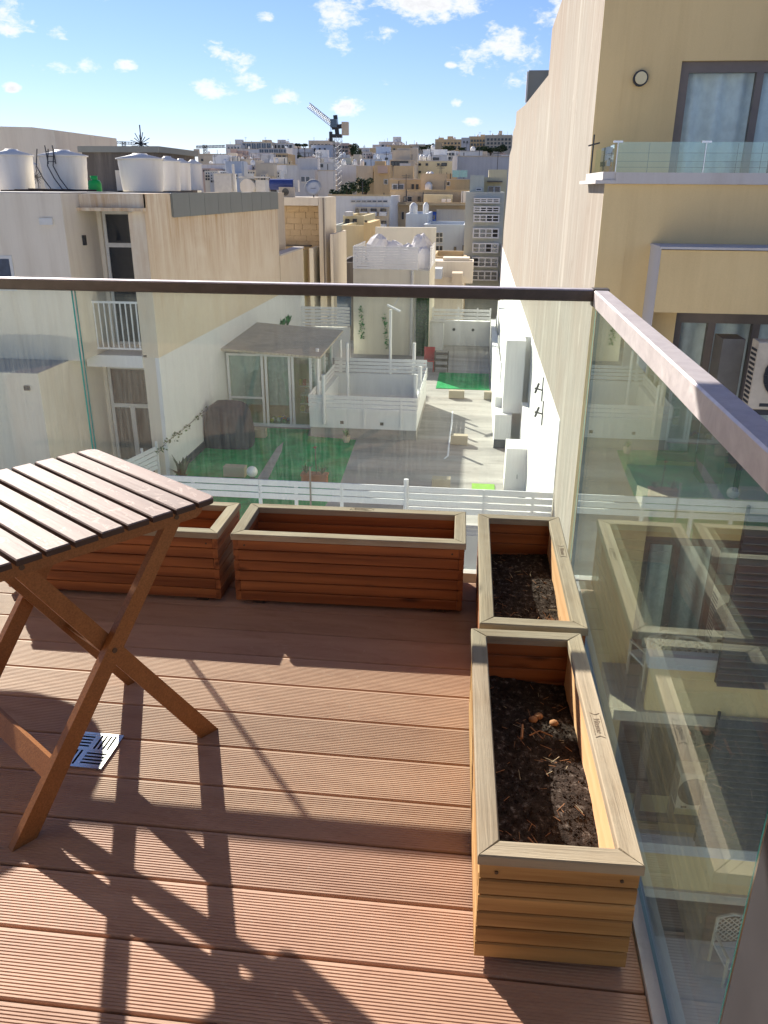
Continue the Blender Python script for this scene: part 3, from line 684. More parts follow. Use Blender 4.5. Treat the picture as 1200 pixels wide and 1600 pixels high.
# ================================================================== setting beyond
ZT = -5.63
XW = 1.58
mb = MB(); mb.box(-60, 60, -40, 46, -13.2, -12.9); mb.build('courtyard_ground', 'concrete').__setitem__('kind', 'structure')
# terrain: rises to the hill in the distance, reaches the horizon
mb = MB(); xs = [-1600, -600, -300, -180, -120, -80, -40, -10, 20, 60, 120, 300, 1600]; ys = [46, 70, 100, 140, 180, 220, 260, 300, 350, 420, 700, 1600]
def hz(x, y):
    s = min(1, max(0, (y-60)/270)); h = -13.0+21.5*s*s*(3-2*s)*1.0
    if x < -110: h -= min(12, (-110-x)*0.2)*s
    if y > 420: h = 6-(y-420)*0.01
    return h
vs = [(x, y, hz(x, y)) for y in ys for x in xs]; n = len(xs)
mb.add(vs, [(j*n+i, j*n+i+1, (j+1)*n+i+1, (j+1)*n+i) for j in range(len(ys)-1) for i in range(n-1)], 0, True)
mb.build('hillside', 'hill')['kind'] = 'structure'

# ------------------------------------------------------------------ neighbour's roof terrace two floors down
mb = MB(); mb.box(-7.7, XW, 13.5, 39.6, -12.8, ZT); o = mb.build('terrace_floor', 'concrete'); o['kind'] = 'structure'
def LX(mb, name, mats, par): return P(mb, name, mats, par)
# far end parapet with slats
fe = thing('parapet_wall', 'white parapet with two round holes and slats closing the far end of the lower terrace', 'parapet', (0, 39.2, ZT))
mb = MB(); mb.box(-2.2, 0.66, 39.0, 39.3, ZT, ZT+1.15); P(mb, 'wall', 'white_wall', fe)
for x in (-1.05, -0.15):
    mb = MB(); mb.cyl((x, 38.985, ZT+0.75), (x, 38.999, ZT+0.75), 0.07); P(mb, 'drain_hole', 'interior', fe)
for k in range(3):
    mb = MB(); mb.box(-2.2, 0.66, 39.1, 39.13, ZT+1.22+0.17*k, ZT+1.34+0.17*k); P(mb, 'slat', 'whitem', fe)
for x in (-2.1, -0.9, 0.0, 0.6):
    mb = MB(); mb.box(x, x+0.06, 39.131, 39.19, ZT+1.151, ZT+1.75); P(mb, 'post', 'whitem', fe)
# right side low walls and piers
rw = thing('boundary_wall', 'white stepped boundary wall with piers along the right of the lower terrace', 'wall', (1.2, 22.6, ZT))
mb = MB(); mb.box(0.66, 0.90, 23.6, 39.0, ZT, -4.35); P(mb, 'low_wall', 'white_wall', rw)
mb = MB(); mb.box(0.66, 1.13, 22.67, 23.599, ZT, -4.64); P(mb, 'pier', 'white_wall', rw)
mb = MB(); mb.box(0.905, 1.565, 23.60, 28.5, ZT, -2.57); mb.box(0.86, 1.40, 22.9, 23.599, -4.639, -2.57); P(mb, 'pier', 'white_wall', rw)
mb = MB(); mb.box(0.95, 1.562, 28.51, 38.99, ZT, -3.5); P(mb, 'low_wall', 'white_wall', rw)
mb = MB(); mb.box(1.381, 1.562, 14.36, 22.66, ZT, -4.25); P(mb, 'low_wall', 'white_wall', rw)
mb = MB(); mb.box(0.88, 1.38, 19.08, 19.9, ZT, -4.52)
P(mb, 'pier', 'white_wall', rw)
mb = MB(); mb.box(0.875, 1.4, 19.085, 19.099, ZT, ZT+0.33); mb.box(0.655, 1.14, 22.655, 22.669, ZT, ZT+0.26); P(mb, 'dark_base', 'cover', rw)
mb = MB(); mb.cyl((1.13, 18.4, -5.0), (1.139, 18.4, -5.0), 0.06); P(mb, 'drain_hole', 'interior', rw)
for y_ in (25.5, 30.5, 35.5):
    mb = MB(); mb.cyl((0.84, y_, -4.35), (0.84, y_, -3.7), 0.025, n=6); P(mb, 'post', 'whitem', rw)

# slatted fence at the near edge
fn = thing('slatted_fence', 'white horizontal slat fence along the near edge of the lower terrace', 'fence', (-3, 14.3, ZT))
segs = [(-8.6, -6.62), (-6.6, -4.02), (-4.0, -2.42), (-2.4, -1.20), (-1.14, 0.28), (0.30, 1.56)]
for a, c in segs:
    for k in range(3 if a < -1.2 else 4):
        z = -3.86-0.135*k
        mb = MB(); mb.box(a, c, 14.27, 14.295, z-0.112, z); P(mb, 'slat', 'whitem', fn)
for x in (-8.0, -6.61, -5.35, -4.01, -3.3, -2.41, 0.29, 1.2):
    mb = MB(); mb.box(x-0.03, x+0.03, 14.296, 14.35, ZT, -3.88); P(mb, 'post', 'whitem', fn)
mb = MB(); mb.cyl((-1.17, 14.28, ZT), (-1.17, 14.28, -3.72), 0.045, n=12); P(mb, 'round_post', 'whitem', fn)
mb = MB(); mb.box(-3.02, -2.99, 14.25, 14.268, -4.4, -3.55); P(mb, 'bracket', 'bronze', fn)
ls = thing('roof_ledge', 'pale ledge running under the slat fence at the near edge of the terrace', 'ledge', (0, 13.9, ZT))
mb = MB(); mb.box(-0.9, 1.56, 13.6, 14.2, ZT, -4.52); P(mb, 'ledge', 'pale_stone', ls)

# lawn of artificial turf with a bare strip, small green mats
mb = MB(); mb.add([(-7.65, 14.4, ZT+0.012), (-3.55, 14.4, ZT+0.012), (-3.25, 19.1, ZT+0.012), (-3.4, 22.9, ZT+0.012), (-4.9, 23.1, ZT+0.012), (-5.0, 23.8, ZT+0.012), (-7.65, 23.8, ZT+0.012),
    (-7.65, 14.4, ZT+0.001), (-3.55, 14.4, ZT+0.001), (-3.25, 19.1, ZT+0.001), (-3.4, 22.9, ZT+0.001), (-4.9, 23.1, ZT+0.001), (-5.0, 23.8, ZT+0.001), (-7.65, 23.8, ZT+0.001)],
    [tuple(range(7))]+[(i, i+7, (i+1) % 7+7, (i+1) % 7) for i in range(7)]); o = mb.build('artificial_lawn', 'turf'); o['kind'] = 'stuff'
mb = MB(); pth = [at(445, 690, 1), ]
def atZ(u, v, Z):
    d = ray(u, v); t = (Z-EYE)/d.z; return (d.x*t, d.y*t, Z)
q = [atZ(u, v, ZT+0.018) for u, v in ((402, 748), (418, 750), (440, 705), (443, 690), (432, 700))]
mb.add(q+[(a, c, ZT+0.0125) for a, c, _ in q], [tuple(range(5))]+[(i, i+5, (i+1) % 5+5, (i+1) % 5) for i in range(5)]); mb.build('bare_strip', 'concrete')['kind'] = 'structure'
def matp(name, label, x0, x1, y0, y1, m_):
    t_ = thing(name, label, 'mat', ((x0+x1)/2, (y0+y1)/2, ZT)); mb = MB(); mb.box(x0, x1, y0, y1, ZT+0.001, ZT+0.02); P(mb, 'turf_sheet', m_, t_)
matp('turf_mat', 'dark green turf mat on the far half of the lower terrace', -1.4, 0.60, 29.9, 32.7, 'turf')
matp('turf_mat', 'small lime green mat on the terrace floor just behind the slat fence', 0.08, 0.65, 18.95, 19.5, 'mat_green')
wl_ = thing('white_cloth_strip', 'thin white line of tape on the sunlit terrace floor', 'tape', (-0.35, 22, ZT))
mb = MB()
qq = [atZ(u, v, ZT+0.004) for u, v in ((707, 643), (706, 660), (702, 690), (700, 712), (694, 717))]
for a, c in zip(qq[:-1], qq[1:]): mb.bar(a, c, 0.05, 0.004)
P(mb, 'tape', 'whitem', wl_)
# limestone blocks
for i, (u, v, w_, lab) in enumerate(((713, 622, 0.55, 'limestone block at the left edge of the far green mat'), (767, 624, 0.5, 'limestone block by the right wall at the far green mat'),
        (717, 694, 0.50, 'limestone block standing in the middle of the terrace beside the white tape'), (689, 763, 0.46, 'limestone block just behind the slat fence post'),
        (368, 744, 0.56, 'limestone block on the lawn left of the globe lamp'), (404, 683, 0.48, 'limestone block on the lawn in front of the garden room'))):
    x, y_, _ = atZ(u, v, ZT)
    t_ = thing('limestone_block', lab, 'stone block', (x, y_, ZT+0.013), R(random.uniform(-4, 4)), 'limestone blocks on the lower terrace')
    MB().bbox(-w_/2, w_/2, -0.12, 0.14, 0, 0.27, 0.012).build('block', 'stoneblock', t_)
# globe lamp
x, y_, _ = atZ(395, 757, ZT)
gl = thing('globe_lamp', 'round white globe garden lamp on the near lawn', 'garden lamp', (x, y_, ZT))
mb = MB(); mb.lathe([(0.16, 0.013), (0.16, 0.12), (0.05, 0.16), (0.05, 0.22), (0.001, 0.22)], 12); mb.build('base', 'cover', gl)
mb = MB(); mb.lathe([(0.14*math.sin(math.pi*i/10)+0.0005, 0.345-0.14*math.cos(math.pi*i/10)) for i in range(11)], 16); mb.build('globe', 'globe', gl)
# tarpaulin covered heap
bq = thing('covered_barbecue', 'bulky garden furniture under a dark tarpaulin on the lawn', 'covered furniture', (-6.95, 21.9, ZT))
mb = MB(); nx = 18; rr = random.Random(4)
rings = [(0, 1.0), (0.25, 1.02), (0.6, 0.97), (0.95, 0.90), (1.15, 0.78), (1.26, 0.55), (1.30, 0.25)]
vs = []
for z, s_ in rings:
    for i in range(24):
        a = 2*math.pi*i/24; ca, sa = math.cos(a), math.sin(a); k = 1/max(abs(ca), abs(sa))**0.72
        w_ = 1+rr.uniform(-.03, .03); vs.append((0.68*ca*k*s_*w_, 0.42*sa*k*s_*w_, z+0.013+rr.uniform(-.02, .02)*(z > 0)))
vs.append((0, 0, 1.32)); n = 24
fs = [(r_*n+i, r_*n+(i+1) % n, (r_+1)*n+(i+1) % n, (r_+1)*n+i) for r_ in range(len(rings)-1) for i in range(n)]+[((len(rings)-1)*n+i, (len(rings)-1)*n+(i+1) % n, len(vs)-1) for i in range(n)]
mb.add(vs, fs, 0, True); mb.build('tarpaulin', 'cover', bq)
def leaf_blades(mb, n, l, w, c=(0, 0, 0), spread=0.9, seed=1, up=0.6):
    r_ = random.Random(seed)
    for k in range(n):
        a = r_.uniform(0, 6.28); e_ = r_.uniform(up, 1.45); ll = l*r_.uniform(.6, 1)
        d = Vector((math.cos(a)*math.cos(e_), math.sin(a)*math.cos(e_), math.sin(e_))); s_ = Vector((-math.sin(a), math.cos(a), 0))*w
        p0 = Vector(c); p1 = p0+d*ll*0.5+Vector((0, 0, 0.0)); p2 = p0+d*ll-Vector((0, 0, 0.15*ll))
        mb.add([p0-s_*.6, p0+s_*.6, p1+s_, p1-s_, p2], [(0, 1, 2, 3), (3, 2, 4)])
ag = thing('agave_plant', 'spiky agave growing at the foot of the left white wall', 'plant', (-7.3, 18.9, ZT))
mb = MB(); leaf_blades(mb, 22, 0.85, 0.045, (0, 0, 0.02), seed=3); mb.build('leaves', 'leaf2', ag)
x, y_, _ = atZ(492, 757, ZT)
po = thing('trough_planter', 'terracotta trough with a thin red flowering plant on the lawn edge', 'potted plant', (x, y_, ZT))
mb = MB(); mb.box(-0.32, 0.32, -0.12, 0.12, 0.013, 0.25); mb.box(-0.34, 0.34, -0.14, 0.14, 0.251, 0.30); mb.build('trough', 'terracotta', po)
mb = MB(); leaf_blades(mb, 26, 0.35, 0.02, (-0.2, 0, 0.3), seed=6); leaf_blades(mb, 20, 0.3, 0.02, (0.2, 0, 0.3), seed=8); mb.build('leaves', 'leaf', po)
mb = MB(); mb.cyl((0.05, 0, 0.3), (0.03, 0, 1.05), 0.012, n=5); mb.build('stem', 'bark', po)
mb = MB(); leaf_blades(mb, 14, 0.12, 0.02, (0.03, 0, 0.95), seed=9); mb.build('flower', 'red', po)
x, y_, _ = atZ(543, 688, ZT)
po = thing('small_pot_plant', 'small green potted plant at the front foot of the white roof box', 'potted plant', (x, y_-0.2, ZT))
mb = MB(); mb.lathe([(0.09, 0.002), (0.12, 0.2), (0.10, 0.2), (0.001, 0.17)], 10); mb.build('pot', 'stoneblock', po)
mb = MB(); leaf_blades(mb, 24, 0.3, 0.025, (0, 0, 0.18), seed=2); mb.build('leaves', 'leafb', po)

# white roof box with slats and tall posts
RB = thing('white_roof_box', 'white walled square light well with slatted top and tall corner posts on the terrace', 'light well', (-3.2, 25, ZT))
bx0, bx1, by0, by1 = -4.83, -1.62, 23.1, 27.6
zb = -4.72
mb = MB(); w_ = 0.16
mb.box(bx0, bx1, by0, by0+w_, ZT+0.30, zb); mb.box(bx0, bx1, by1-w_, by1, ZT, zb+0.10); mb.box(bx0, bx0+w_, by0+w_, by1-w_, ZT, zb+0.02); mb.box(bx1-w_, bx1, by0+w_, by1-w_, ZT+0.30, zb+0.02)
P(mb, 'wall', 'white_wall', RB)
mb = MB(); mb.box(bx0+0.02, bx1-0.01, by0+0.01, by0+w_, ZT, ZT+0.299); mb.box(bx1-w_, bx1-0.01, by0+w_, by1-w_, ZT, ZT+0.299); P(mb, 'base_course', 'concrete', RB)
mb = MB(); mb.box(bx0+w_+.01, bx1-w_-.01, by0+w_+.01, by1-w_-.01, ZT, ZT+0.25); P(mb, 'inner_floor', 'white_wall', RB)
for x in (-3.85, -2.65):
    mb = MB(); mb.box(x-0.05, x+0.05, by0-0.012, by0-0.001, -5.2, -5.11); P(mb, 'vent', 'interior', RB)
for k in range(4):
    z = zb+0.03+0.125*k
    for args in ((bx0, bx1, by0-0.035, by0-0.013), (bx0, bx1, by1+0.001, by1+0.02), ):
        zz = z+(0.10 if args[2] > 25 else -0.12)
        mb = MB(); mb.box(*args, zz, zz+0.10); P(mb, 'slat', 'whitem', RB)
    if k < 3:
        mb = MB(); mb.box(bx1+0.002, bx1+0.022, by0, by1, z, z+0.10); P(mb, 'slat', 'whitem', RB)
        mb = MB(); mb.box(bx0-0.022, bx0-0.002, by0, by1, z, z+0.10); P(mb, 'slat', 'whitem', RB)
for (x, y_, h_, lo) in ((bx0+0.45, by0-0.06, -3.72, -5.2), (bx0+0.05, by0+1.2, -3.2, -4.7), (bx1-0.08, by0+2.4, -3.9, -4.7), (bx1-0.08, by0+0.5, -3.75, -4.75), (bx1-0.45, by1+0.06, -3.55, -5.0), (bx0+0.62, by0+3.4, -3.4, -5.3), (bx0+0.2, by1+0.06, -3.5, -5.0)):
    mb = MB(); mb.cyl((x, y_, lo), (x, y_, h_), 0.055, n=10); P(mb, 'post', 'whitem', RB)
for x in (-3.2, -2.1):
    mb = MB(); mb.box(x, x+0.05, by0-0.050, by0-0.036, -5.25, -4.35); P(mb, 'bracket', 'whitem', RB)
# tall lamp pole behind box
lp = thing('pole_light', 'slim white pole with a tilted lamp head behind the roof box', 'lamp post', (-2.95, 28.2, ZT))
mb = MB(); mb.cyl((0, 0, 0), (0, 0, 3.1), 0.05, n=8); mb.build('pole', 'whitem', lp)
mb = MB(); mb.M = T(0.05, 0, 3.15, 0, 0, R(25)); mb.box(-0.2, 0.3, -0.1, 0.1, 0, 0.05); mb.M = None; mb.build('lamp_head', 'whitem', lp)
mb = MB(); mb.bar((0.1, 0, 3.2), (0.35, 0, 3.62), 0.04, 0.04); mb.build('bracket', 'offwhite', lp)

# garden room
gr = thing('garden_room', 'glazed garden room with shingled lean-to roof and white frame against the left wall', 'garden room', (-6.2, 25.5, ZT))
gx0, gx1, gy0, gy1 = -7.55, -4.95, 24.0, 27.7; zf, zr = -3.30, -3.0
mb = MB()
mb.add([(gx0-0.1, gy0-0.35, -3.16), (gx1+0.38, gy0-0.35, -3.32), (gx1+0.38, gy1+0.2, -3.22), (gx0-0.1, gy1+0.2, -3.02),
        (gx0-0.1, gy0-0.35, -3.22), (gx1+0.38, gy0-0.35, -3.38), (gx1+0.38, gy1+0.2, -3.28), (gx0-0.1, gy1+0.2, -3.08)],
       [(0, 1, 2, 3), (7, 6, 5, 4), (0, 4, 5, 1), (1, 5, 6, 2), (2, 6, 7, 3), (3, 7, 4, 0)]); groof = P(mb, 'roof', 'roofing', gr)
t_ = NT('shingle_roof'); br = t_.n('ShaderNodeTexBrick'); t_.l.new(t_.co((1, 1, 1), False), br.inputs[0]); br.inputs['Scale'].default_value = 4.0; br.inputs['Mortar Size'].default_value = 0.035
t_.put(br.inputs['Color1'], (0.60, 0.53, 0.39)); t_.put(br.inputs['Color2'], (0.72, 0.64, 0.49)); t_.put(br.inputs['Mortar'], (0.34, 0.29, 0.22))
M['shingle'] = t_.done(t_.pr(t_.mix(t_.fr(t_.noise(t_.co((1, 1, 1), False), 3, 5), .3, .7, 0, .4), br.outputs[0], (0.25, 0.23, 0.19)), 0.9)); groof.data.materials[0] = M['shingle']
fr_ = 0.07
def post(x, y_, z0, z1, nm='mullion', w_=fr_):
    mb = MB(); mb.box(x-w_/2, x+w_/2, y_-w_/2, y_+w_/2, z0, z1); P(mb, nm, 'whitem', gr)
base = ZT+0.10
mb = MB(); mb.box(gx0, gx1, gy0-0.05, gy0+0.05, ZT+0.013, base); mb.box(gx1-0.05, gx1+0.05, gy0+0.051, gy1, ZT, base); P(mb, 'sill', 'whitem', gr)
mb = MB(); mb.box(gx0, gx1+0.05, gy0-0.04, gy0+0.04, zf-0.12, zf-0.045); mb.box(gx1-0.04, gx1+0.04, gy0+0.041, gy1, zf-0.12, zf-0.02); P(mb, 'head_rail', 'whitem', gr)
ht = zf-0.121
for x in (gx0+0.04, -6.45, -6.33, -5.60, -5.50, gx1): post(x, gy0, base, ht)
for y_ in (gy0+0.75, gy0+1.5, gy0+2.3, gy1-0.05): post(gx1, y_, base, ht)
mb = MB(); mb.box(gx0+0.08, -6.49, gy0-0.03, gy0+0.03, -4.75, -4.69); P(mb, 'transom', 'whitem', gr)
for a, c in ((gx0+0.08, -6.49), (-6.29, -5.64), (-5.46, gx1-0.04)):
    mb = MB(); mb.box(a, c, gy0-0.006, gy0+0.006, base, ht); P(mb, 'window_pane', 'glassB', gr)
mb = MB(); mb.box(gx1-0.006, gx1+0.006, gy0+0.05, gy1-0.1, base, ht); P(mb, 'window_pane', 'glassB', gr)
for a, c, z in ((gx0+0.1, -6.52, -4.95), (-6.28, -5.66, -4.95)):
    mb = MB(); mb.box(a, c, gy0+0.06, gy0+0.07, z, ht-0.02); P(mb, 'roller_blind', 'blind', gr)
mb = MB(); mb.box(gx0, gx1-0.06, gy1-0.06, gy1, ZT, -3.25); mb.box(gx0, gx1-0.05, gy0+0.06, gy1-0.07, ZT+0.02, ZT+0.04); P(mb, 'back_wall', 'tan', gr)
sh = thing('toy_shelf', 'shelf with coloured toys inside the garden room', 'shelf', (-5.25, 24.9, ZT+0.04))
for k in range(4):
    MB().box(-0.2, 0.24, -0.2, 0.2, 0.25+0.28*k, 0.28+0.28*k).build('shelf_board', 'offwhite', sh)
MB().box(0.2, 0.24, -0.19, 0.19, 0, 1.1).build('side_panel', 'offwhite', sh)
for i, (cc, x_, z_) in enumerate((('red', -.1, 1.12), ('yellowp', -.15, .28), ('red', .05, .56), ('leafb', -.15, .56), ('offwhite', .0, .84), ('yellowp', -.17, 1.12))):
    t_ = thing('toy_box', ['red toy box on the top shelf in the garden room', 'yellow toy box on the bottom shelf', 'red toy box on the second shelf', 'green toy box on the second shelf', 'white toy box on the third shelf', 'yellow toy on the top shelf'][i], 'toy box', (-5.25+x_, 24.85, ZT+0.041+z_))
    mb = MB(); mb.box(-.06, .06, -.08, .08, 0, .15); mb.box(-.065, .065, -.085, .085, .151, .17); mb.build('box', cc, t_)
rg = thing('toy_rug', 'coloured toys heaped on the floor behind the garden room door', 'toys', (-6.0, 24.5, ZT+0.04))
for k in range(14):
    MB().lathe([(0.001, 0), (0.06, 0.01), (0.08, 0.07), (0.05, 0.12), (0.001, 0.13)], 8, (random.uniform(-.35, .35), random.uniform(-.2, .3), 0.001)).build('toy', random.choice(['red', 'yellowp', 'shutter', 'offwhite', 'leafb']), rg)

# ------------------------------------------------------------------ far end tower with ivy and furniture deck on top
tw = thing('stair_tower', 'pale block with ivy and downpipe at the far left of the lower terrace', 'stair tower', (-3.9, 36.5, ZT))
ty = 36.2
mb = MB(); mb.box(-5.45, -2.12, ty, ty+4.0, ZT, -1.95); P(mb, 'wall', 'tower', tw)
mb = MB(); mb.cyl((-2.85, ty-0.06, ZT), (-2.85, ty-0.06, -1.95), 0.07, n=8); P(mb, 'downpipe', 'offwhite', tw)
mb = MB(); mb.box(-4.98, -2.10, ty+4.01, ty+4.3, ZT, -0.38); P(mb, 'back_wall', 'tower', tw)
mb = MB(); mb.box(-2.75, -2.62, ty-0.1, ty-0.002, -2.75, -2.6); P(mb, 'wall_light', 'darkmetal', tw)
for i, pts_ in enumerate((((563, 480), (566, 530)), ((600, 490), (606, 545)), )):
    iv = thing('ivy_strand', ['short green ivy strand near the left corner of the stair tower', 'longer green ivy strand hanging in the middle of the stair tower'][i], 'ivy', tuple(at(*pts_[0], ty-0.03)), 0, 'ivy strands on the stair tower')
    mb = MB(); p0, p1 = at(*pts_[0], ty-0.04), at(*pts_[1], ty-0.04); rr = random.Random(i)
    for k in range(90):
        f = rr.random(); c = p0.lerp(p1, f)+Vector((rr.gauss(0, .06), rr.uniform(-.04, .02), rr.gauss(0, .04)))-Vector(iv.location)
        mb.M = T(c.x, c.y, c.z, rr.uniform(0, 6), rr.uniform(-1.3, 1.3)); mb.add([(0, -.04, 0), (.05, 0, 0), (0, .04, 0), (-.05, 0, 0)], [(0, 1, 2, 3)])
    mb.M = None; mb.build('leaves', 'leafb', iv)['kind'] = 'stuff'
tr = thing('hedge_screen', 'tall dark green leaf screen at the right corner of the stair tower', 'hedge screen', (-2.35, 36.1, ZT))
mb = MB(); mb.box(-0.30, 0.26, 0.0, 0.05, 0, 2.75); mb.build('backing', 'leaf', tr)
mb = MB(); rr = random.Random(9)
for k in range(1500):
    mb.M = T(rr.uniform(-.30, .26), rr.uniform(-.06, -.01), rr.uniform(0.02, 2.75), rr.uniform(0, 6), rr.uniform(-1.2, 1.2)); mb.add([(0, -.03, 0), (.04, 0, 0), (0, .03, 0), (-.04, 0, 0)], [(0, 1, 2, 3)])
mb.M = None; mb.build('leaves', 'leaf', tr)['kind'] = 'stuff'
# slatted screen and white cushions on top of tower
sc_ = thing('slatted_screen', 'white slatted screen around the top of the stair tower', 'screen', (-3.9, 36.2, -1.95))
for k in range(9):
    z = -1.92+0.105*k
    mb = MB(); mb.box(-5.45, -2.10-0.55, ty-0.03, ty-0.01, z-0.0, z+0.085); P(mb, 'slat', 'whitem', sc_)
for k in range(9):
    z = -1.92+0.105*k
    mb = MB(); mb.box(-5.45, -5.43, ty-0.005, ty+3.9, z, z+0.085); P(mb, 'slat', 'whitem', sc_)
    mb = MB(); mb.box(-2.12, -2.10, ty-0.005, ty+3.9, z, z+0.085); P(mb, 'slat', 'whitem', sc_)
for x in (-5.42, -4.4, -3.5, -2.68):
    mb = MB(); mb.box(x, x+0.05, ty, ty+0.05, -1.95, -0.98); P(mb, 'post', 'whitem', sc_)
cs = thing('covered_furniture', 'heap of garden furniture under crumpled white sheets on the stair tower roof', 'covered furniture', (-3.6, 37.4, -1.95))
mb = MB(); rr = random.Random(8)
for (cx, cy, rx, ry, hh) in ((-0.9, 0, .55, .5, 1.35), (-0.3, .1, .6, .5, 1.1), (0.55, 0, .55, .5, 1.0), (1.0, .1, .45, .4, 1.4), (1.15, -.3, .35, .3, 0.9)):
    n = 14; vs = []
    for z, s_ in ((0, 1), (0.35, 1.05), (0.7, 0.95), (0.9, 0.7), (1.0, 0.3)):
        for i in range(n):
            a = 2*math.pi*i/n; vs.append((cx+rx*s_*math.cos(a)*rr.uniform(.85, 1.12), cy+ry*s_*math.sin(a)*rr.uniform(.85, 1.12), z*hh*rr.uniform(.95, 1.06)))
    vs.append((cx, cy, hh)); mb.add(vs, [(r_*n+i, r_*n+(i+1) % n, (r_+1)*n+(i+1) % n, (r_+1)*n+i) for r_ in range(4) for i in range(n)]+[(4*n+i, 4*n+(i+1) % n, 5*n) for i in range(n)])
mb.build('sheet', 'sheet', cs)
# red chair and small table by far end
rc = thing('red_chair', 'red garden chair beside the hedge screen on the lower terrace', 'chair', (-1.85, 33.0, ZT))
MB().box(-.22, .22, -.22, .22, .42, .46).build('seat', 'red', rc); MB().box(-.22, .22, .19, .23, .461, .95).build('backrest', 'red', rc)
for x in (-.2, .17):
    for y_ in (-.2, .17): MB().box(x, x+.03, y_, y_+.03, 0, .419).build('leg', 'red', rc)
st = thing('wooden_rack', 'small brown slatted rack next to the red chair', 'rack', (-1.35, 33.0, ZT))
for k in range(3): MB().box(-.28, .28, -.2, .2, .2+.25*k, .24+.25*k).build('shelf', 'bark', st)
for x in (-.28, .25):
    for y_ in (-.2, .17): MB().box(x-.001, x+.031, y_-.001, y_+.031, 0, .8).build('leg', 'bark', st)
wbx = thing('white_cabinet', 'white outdoor cabinet against the far parapet', 'cabinet', (-1.85, 38.0, ZT))
MB().box(-.55, .35, -.4, .4, 0, 1.25).build('body', 'whitem', wbx); MB().box(-.60, .40, -.45, .45, 1.251, 1.32).build('lid', 'offwhite', wbx)

# ================================================================== left neighbour
lb = thing('left_building', 'cream two storey building with grey panel cladding, balcony and roof tanks on the left', 'building', (-10, 22, -12.8))
RZ = 1.20
mb = MB(); mb.box(-7.9, -7.60, 18.8, 31.6, -2.5, 0.66); mb.box(-8.0, -7.901, 18.8, 19.15, -2.44, 0.80); mb.box(-7.9, -7.60, 18.8, 20.5, 0.66, RZ)
P(mb, 'side_wall', 'creamL', lb)
mb = MB(); mb.box(-8.0, -7.70, 18.8, 36.0, -12.8, -2.501); mb.box(-7.70, -7.60, 18.8, 36.0, -12.8, -5.9); P(mb, 'core_wall', 'cream', lb)
mb = MB(); mb.box(-7.70, -7.60, 18.801, 36.0, -5.899, -2.501); P(mb, 'painted_wall', 'white_wall', lb)
mb = MB(); mb.box(-7.598, -7.56, 19.3, 23.8, ZT, ZT+0.22); P(mb, 'skirting', 'cover', lb)
# grey cladding panels
npan = 9; pw = (31.55-20.5)/npan
for k in range(npan):
    mb = MB(); mb.box(-7.90+0.33, -7.545, 20.5+k*pw+0.012, 20.5+(k+1)*pw-0.012, 0.64-0.05*(k/npan), RZ+random.uniform(-.01, .01)); P(mb, 'cladding_panel', 'clad', lb)
mb = MB(); mb.box(-7.9, -7.575, 20.5, 31.6, 0.661, RZ-0.01) ; P(mb, 'cladding_back', 'clad', lb)
# door recess, return wall, front wall
DY = 19.6
def wall_with_opening(x0, x1, z0, z1, ox0, ox1, oz0, oz1, y0, y1, m_, par, nm='wall'):
    mb = MB()
    mb.box(x0, ox0, y0, y1, z0, z1); mb.box(ox1, x1, y0, y1, z0, z1); mb.box(ox0, ox1, y0, y1, z0, oz0); mb.box(ox0, ox1, y0, y1, oz1, z1); return P(mb, nm, m_, par)
wall_with_opening(-9.12, -7.901, -2.45, RZ, -9.02, -8.08, -2.36, 0.80, DY, DY+0.25, 'cream', lb)
mb = MB(); mb.box(-16, -9.121, 17.95, 21.0, -2.45, RZ); P(mb, 'front_wall', 'cream', lb)
wall_with_opening(-9.45, -8.001, -8, -2.76, -9.36, -8.25, -5.5, -2.92, DY, DY+0.25, 'cream', lb)
mb = MB(); mb.box(-16, -9.451, 16.5, 20.2, -12.8, -2.452); P(mb, 'lower_block', 'cream', lb)
mb = MB(); mb.box(-16, -9.46, 16.52, 17.94, -2.4515, -2.44); P(mb, 'lower_roof', 'roofing', lb)
mb = MB(); mb.box(-16, -7.905, 21.01, 31.5, -2.44, RZ-0.06) ; mb.box(-16, -8.01, 20.3, 21.0, -12, -2.46); P(mb, 'body', 'cream', lb)
mb = MB(); mb.box(-9.119, -7.93, DY+0.26, 21.0, -2.4, RZ-0.05); P(mb, 'room', 'interior', lb)
mb = MB(); mb.box(-16, -9.13, 17.96, 21, RZ+0.001, RZ+0.02); mb.box(-9.11, -7.92, 18.9, 21, RZ-0.2, RZ); P(mb, 'roof', 'roofing', lb)
mb = MB(); mb.box(-9.118, -7.901, 18.9, DY-0.001, 0.98, RZ-0.21) ; P(mb, 'lintel', 'cream', lb)
mb = MB(); mb.box(-9.15, -7.56, 18.62, 18.79, 0.83, 0.90); mb.box(-9.119, -7.6, 18.791, 18.899, 0.83, 1.19); P(mb, 'canopy_ledge', 'creamL', lb)
mb = MB(); mb.box(-9.42, -8.001, 18.75, DY-0.001, -2.75, -2.46); P(mb, 'balcony_slab', 'white_wall', lb)
dr = None
